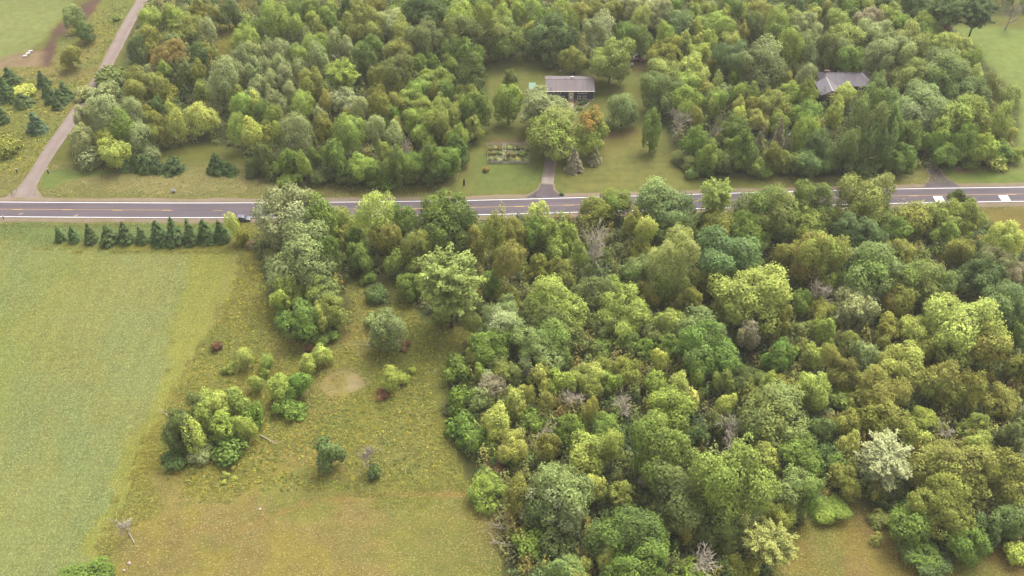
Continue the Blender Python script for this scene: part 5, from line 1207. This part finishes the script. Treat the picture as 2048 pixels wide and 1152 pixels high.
def tufts(name, label, mask_cls, n, seed, size, tones, hmul, avoid_road=True, blades=4, zmix=.55, cat='grass', keep=None):
    """grass: leaning blades in tufts, tinted by the ground they stand on"""
    rng = np.random.default_rng(seed)
    jj_, ii_ = np.nonzero(np.isin(cls, mask_cls))
    gx, gy = GX[ii_], GY[jj_]
    vis = (tall[jj_, ii_] > .34) | np.isin(cls[jj_, ii_], [7])
    vis &= (np.abs(gx) < 95 + gy * .36) & (gy > 96) & (gy < 400)
    if keep is not None: vis &= keep(gx, gy)
    gx, gy, jj_, ii_ = gx[vis], gy[vis], jj_[vis], ii_[vis]
    if not len(gx): return
    s = rng.integers(0, len(gx), n); x = gx[s] + rng.uniform(-.7, .7, n); y = gy[s] + rng.uniform(-.7, .7, n)
    ok = ldist(HWC, x, y) > 6.2
    ok &= ldist(GL, x, y) > 2.6
    ok &= (np.hypot((x - cx) / 5.2, (y - cy) / 4.4) > 1.0) | (rng.random(n) < .12)
    x, y, s = x[ok], y[ok], s[ok]; n = len(x)
    base = colr[jj_[s], ii_[s]]
    tone = np.array([lin(t, GK) for t in tones]); pn = NZ[1](x, y, 5.0, 3)
    ti = np.clip((pn * 1.8 - .4 + rng.normal(0, .25, n)) * len(tones), 0, len(tones) - 1).astype(int)
    c = base * (1 - zmix) + tone[ti] * zmix; c = c * rng.normal(1.9, .26, (n, 1))
    m = n * blades
    C = np.repeat(np.stack([x, y, np.zeros(n)], 1), blades, 0); sz = np.repeat(size * rng.uniform(.6, 1.5, n), blades)
    az = rng.uniform(0, 6.283, m); out = np.stack([np.cos(az), np.sin(az), np.zeros(m)], 1); sd_ = np.stack([-np.sin(az), np.cos(az), np.zeros(m)], 1)
    h = (sz * hmul * rng.uniform(.7, 1.3, m))[:, None]; w = (sz * .34)[:, None]
    top = C + out * (sz * rng.uniform(.3, .9, m))[:, None] + np.array([0, 0, 1.0]) * h
    V = np.stack([C - sd_ * w, C + sd_ * w, top], 1).reshape(-1, 3)
    me = np_mesh(name, V, np.arange(3 * m).reshape(-1, 3), M_UNDER, face_attrs={'zone': np.clip(np.repeat(c, blades, 0), 0, 1), 'tint': np.clip(rng.normal(1, .12, m), .6, 1.4)})
    tag(link(name, me), label, cat, kind='stuff')
MEADOW_W = poly_w([(300, 960), (340, 800), (440, 620), (480, 510), (530, 520), (540, 640), (600, 700), (690, 690), (700, 570), (780, 570), (850, 650), (940, 670), (880, 740), (875, 850), (930, 970), (700, 985), (440, 985)])
scatter_clumps('weeds', 'goldenrod and weed clumps dotted through the meadow', [MEADOW_W], 2600, 6, (.25, .7), .26, 16, [(128, 140, 66), (150, 152, 70), (182, 172, 66), (140, 134, 70), (166, 170, 88), (120, 128, 66)], (.5, 1.1), .5, lambda P: np.hypot((P[:, 0] - cx) / 5.2, (P[:, 1] - cy) / 4.4) < 1.08)
SCRUB_W = poly_w([(-60, 150), (60, 145), (190, 150), (130, 235), (90, 300), (50, 350), (-60, 370)])
scatter_clumps('weeds', 'goldenrod and weeds dotted through the scrubland left of the gravel lane', [SCRUB_W, poly_w([(110, 130), (160, 60), (210, 20), (260, 10), (200, 135)])], 900, 7, (.3, .8), .30, 16, [(140, 148, 72), (176, 170, 74), (156, 152, 80), (128, 138, 70)], (.5, 1.0), .5)
tufts('meadow_grass', 'tall goldenrod and grass covering the meadow', [1], 90000, 31, .40, [(150, 148, 74), (172, 162, 74), (134, 144, 72), (182, 172, 96), (160, 156, 80)], .38)
tufts('dry_grass', 'short tawny grass covering the dry meadow', [7], 30000, 32, .30, [(180, 158, 100), (168, 148, 88), (190, 170, 114)], .28)
tufts('hay_stubble', 'pale green regrowth covering the hay field', [5], 60000, 33, .30, [(166, 175, 114), (152, 166, 100), (174, 174, 108)], .2)
tufts('mown_grass', 'short grass on the mown strip beside the hay field', [6], 7000, 35, .26, [(172, 174, 90), (160, 168, 84), (180, 176, 100)], .2)
tufts('rough_grass', 'rough grass on the road verges and scrubland', [2, 3], 48000, 34, .36, [(160, 160, 90), (180, 170, 112), (140, 154, 84)], .38)

# ------------------------------------------------------------------ thin haze added between the drone and the ground to lift the darks
hb = MB().box(-420, 420, -30, 640, -1.5, CAM_H + 4)
hm_, hnt, hout = new_mat('added_haze')
hv = nd(hnt, 'ShaderNodeVolumePrincipled'); hv.inputs['Color'].default_value = (1.0, 0.98, 0.93, 1); hv.inputs['Density'].default_value = 0.00009; hv.inputs['Anisotropy'].default_value = 0.2
hnt.links.new(hv.outputs[0], hout.inputs['Volume'])
hz = hb.build('haze', hm_); tag(hz, 'thin pale haze added over the whole landscape to lift the darks', 'haze', kind='stuff')
SC.cycles.volume_bounces = 0
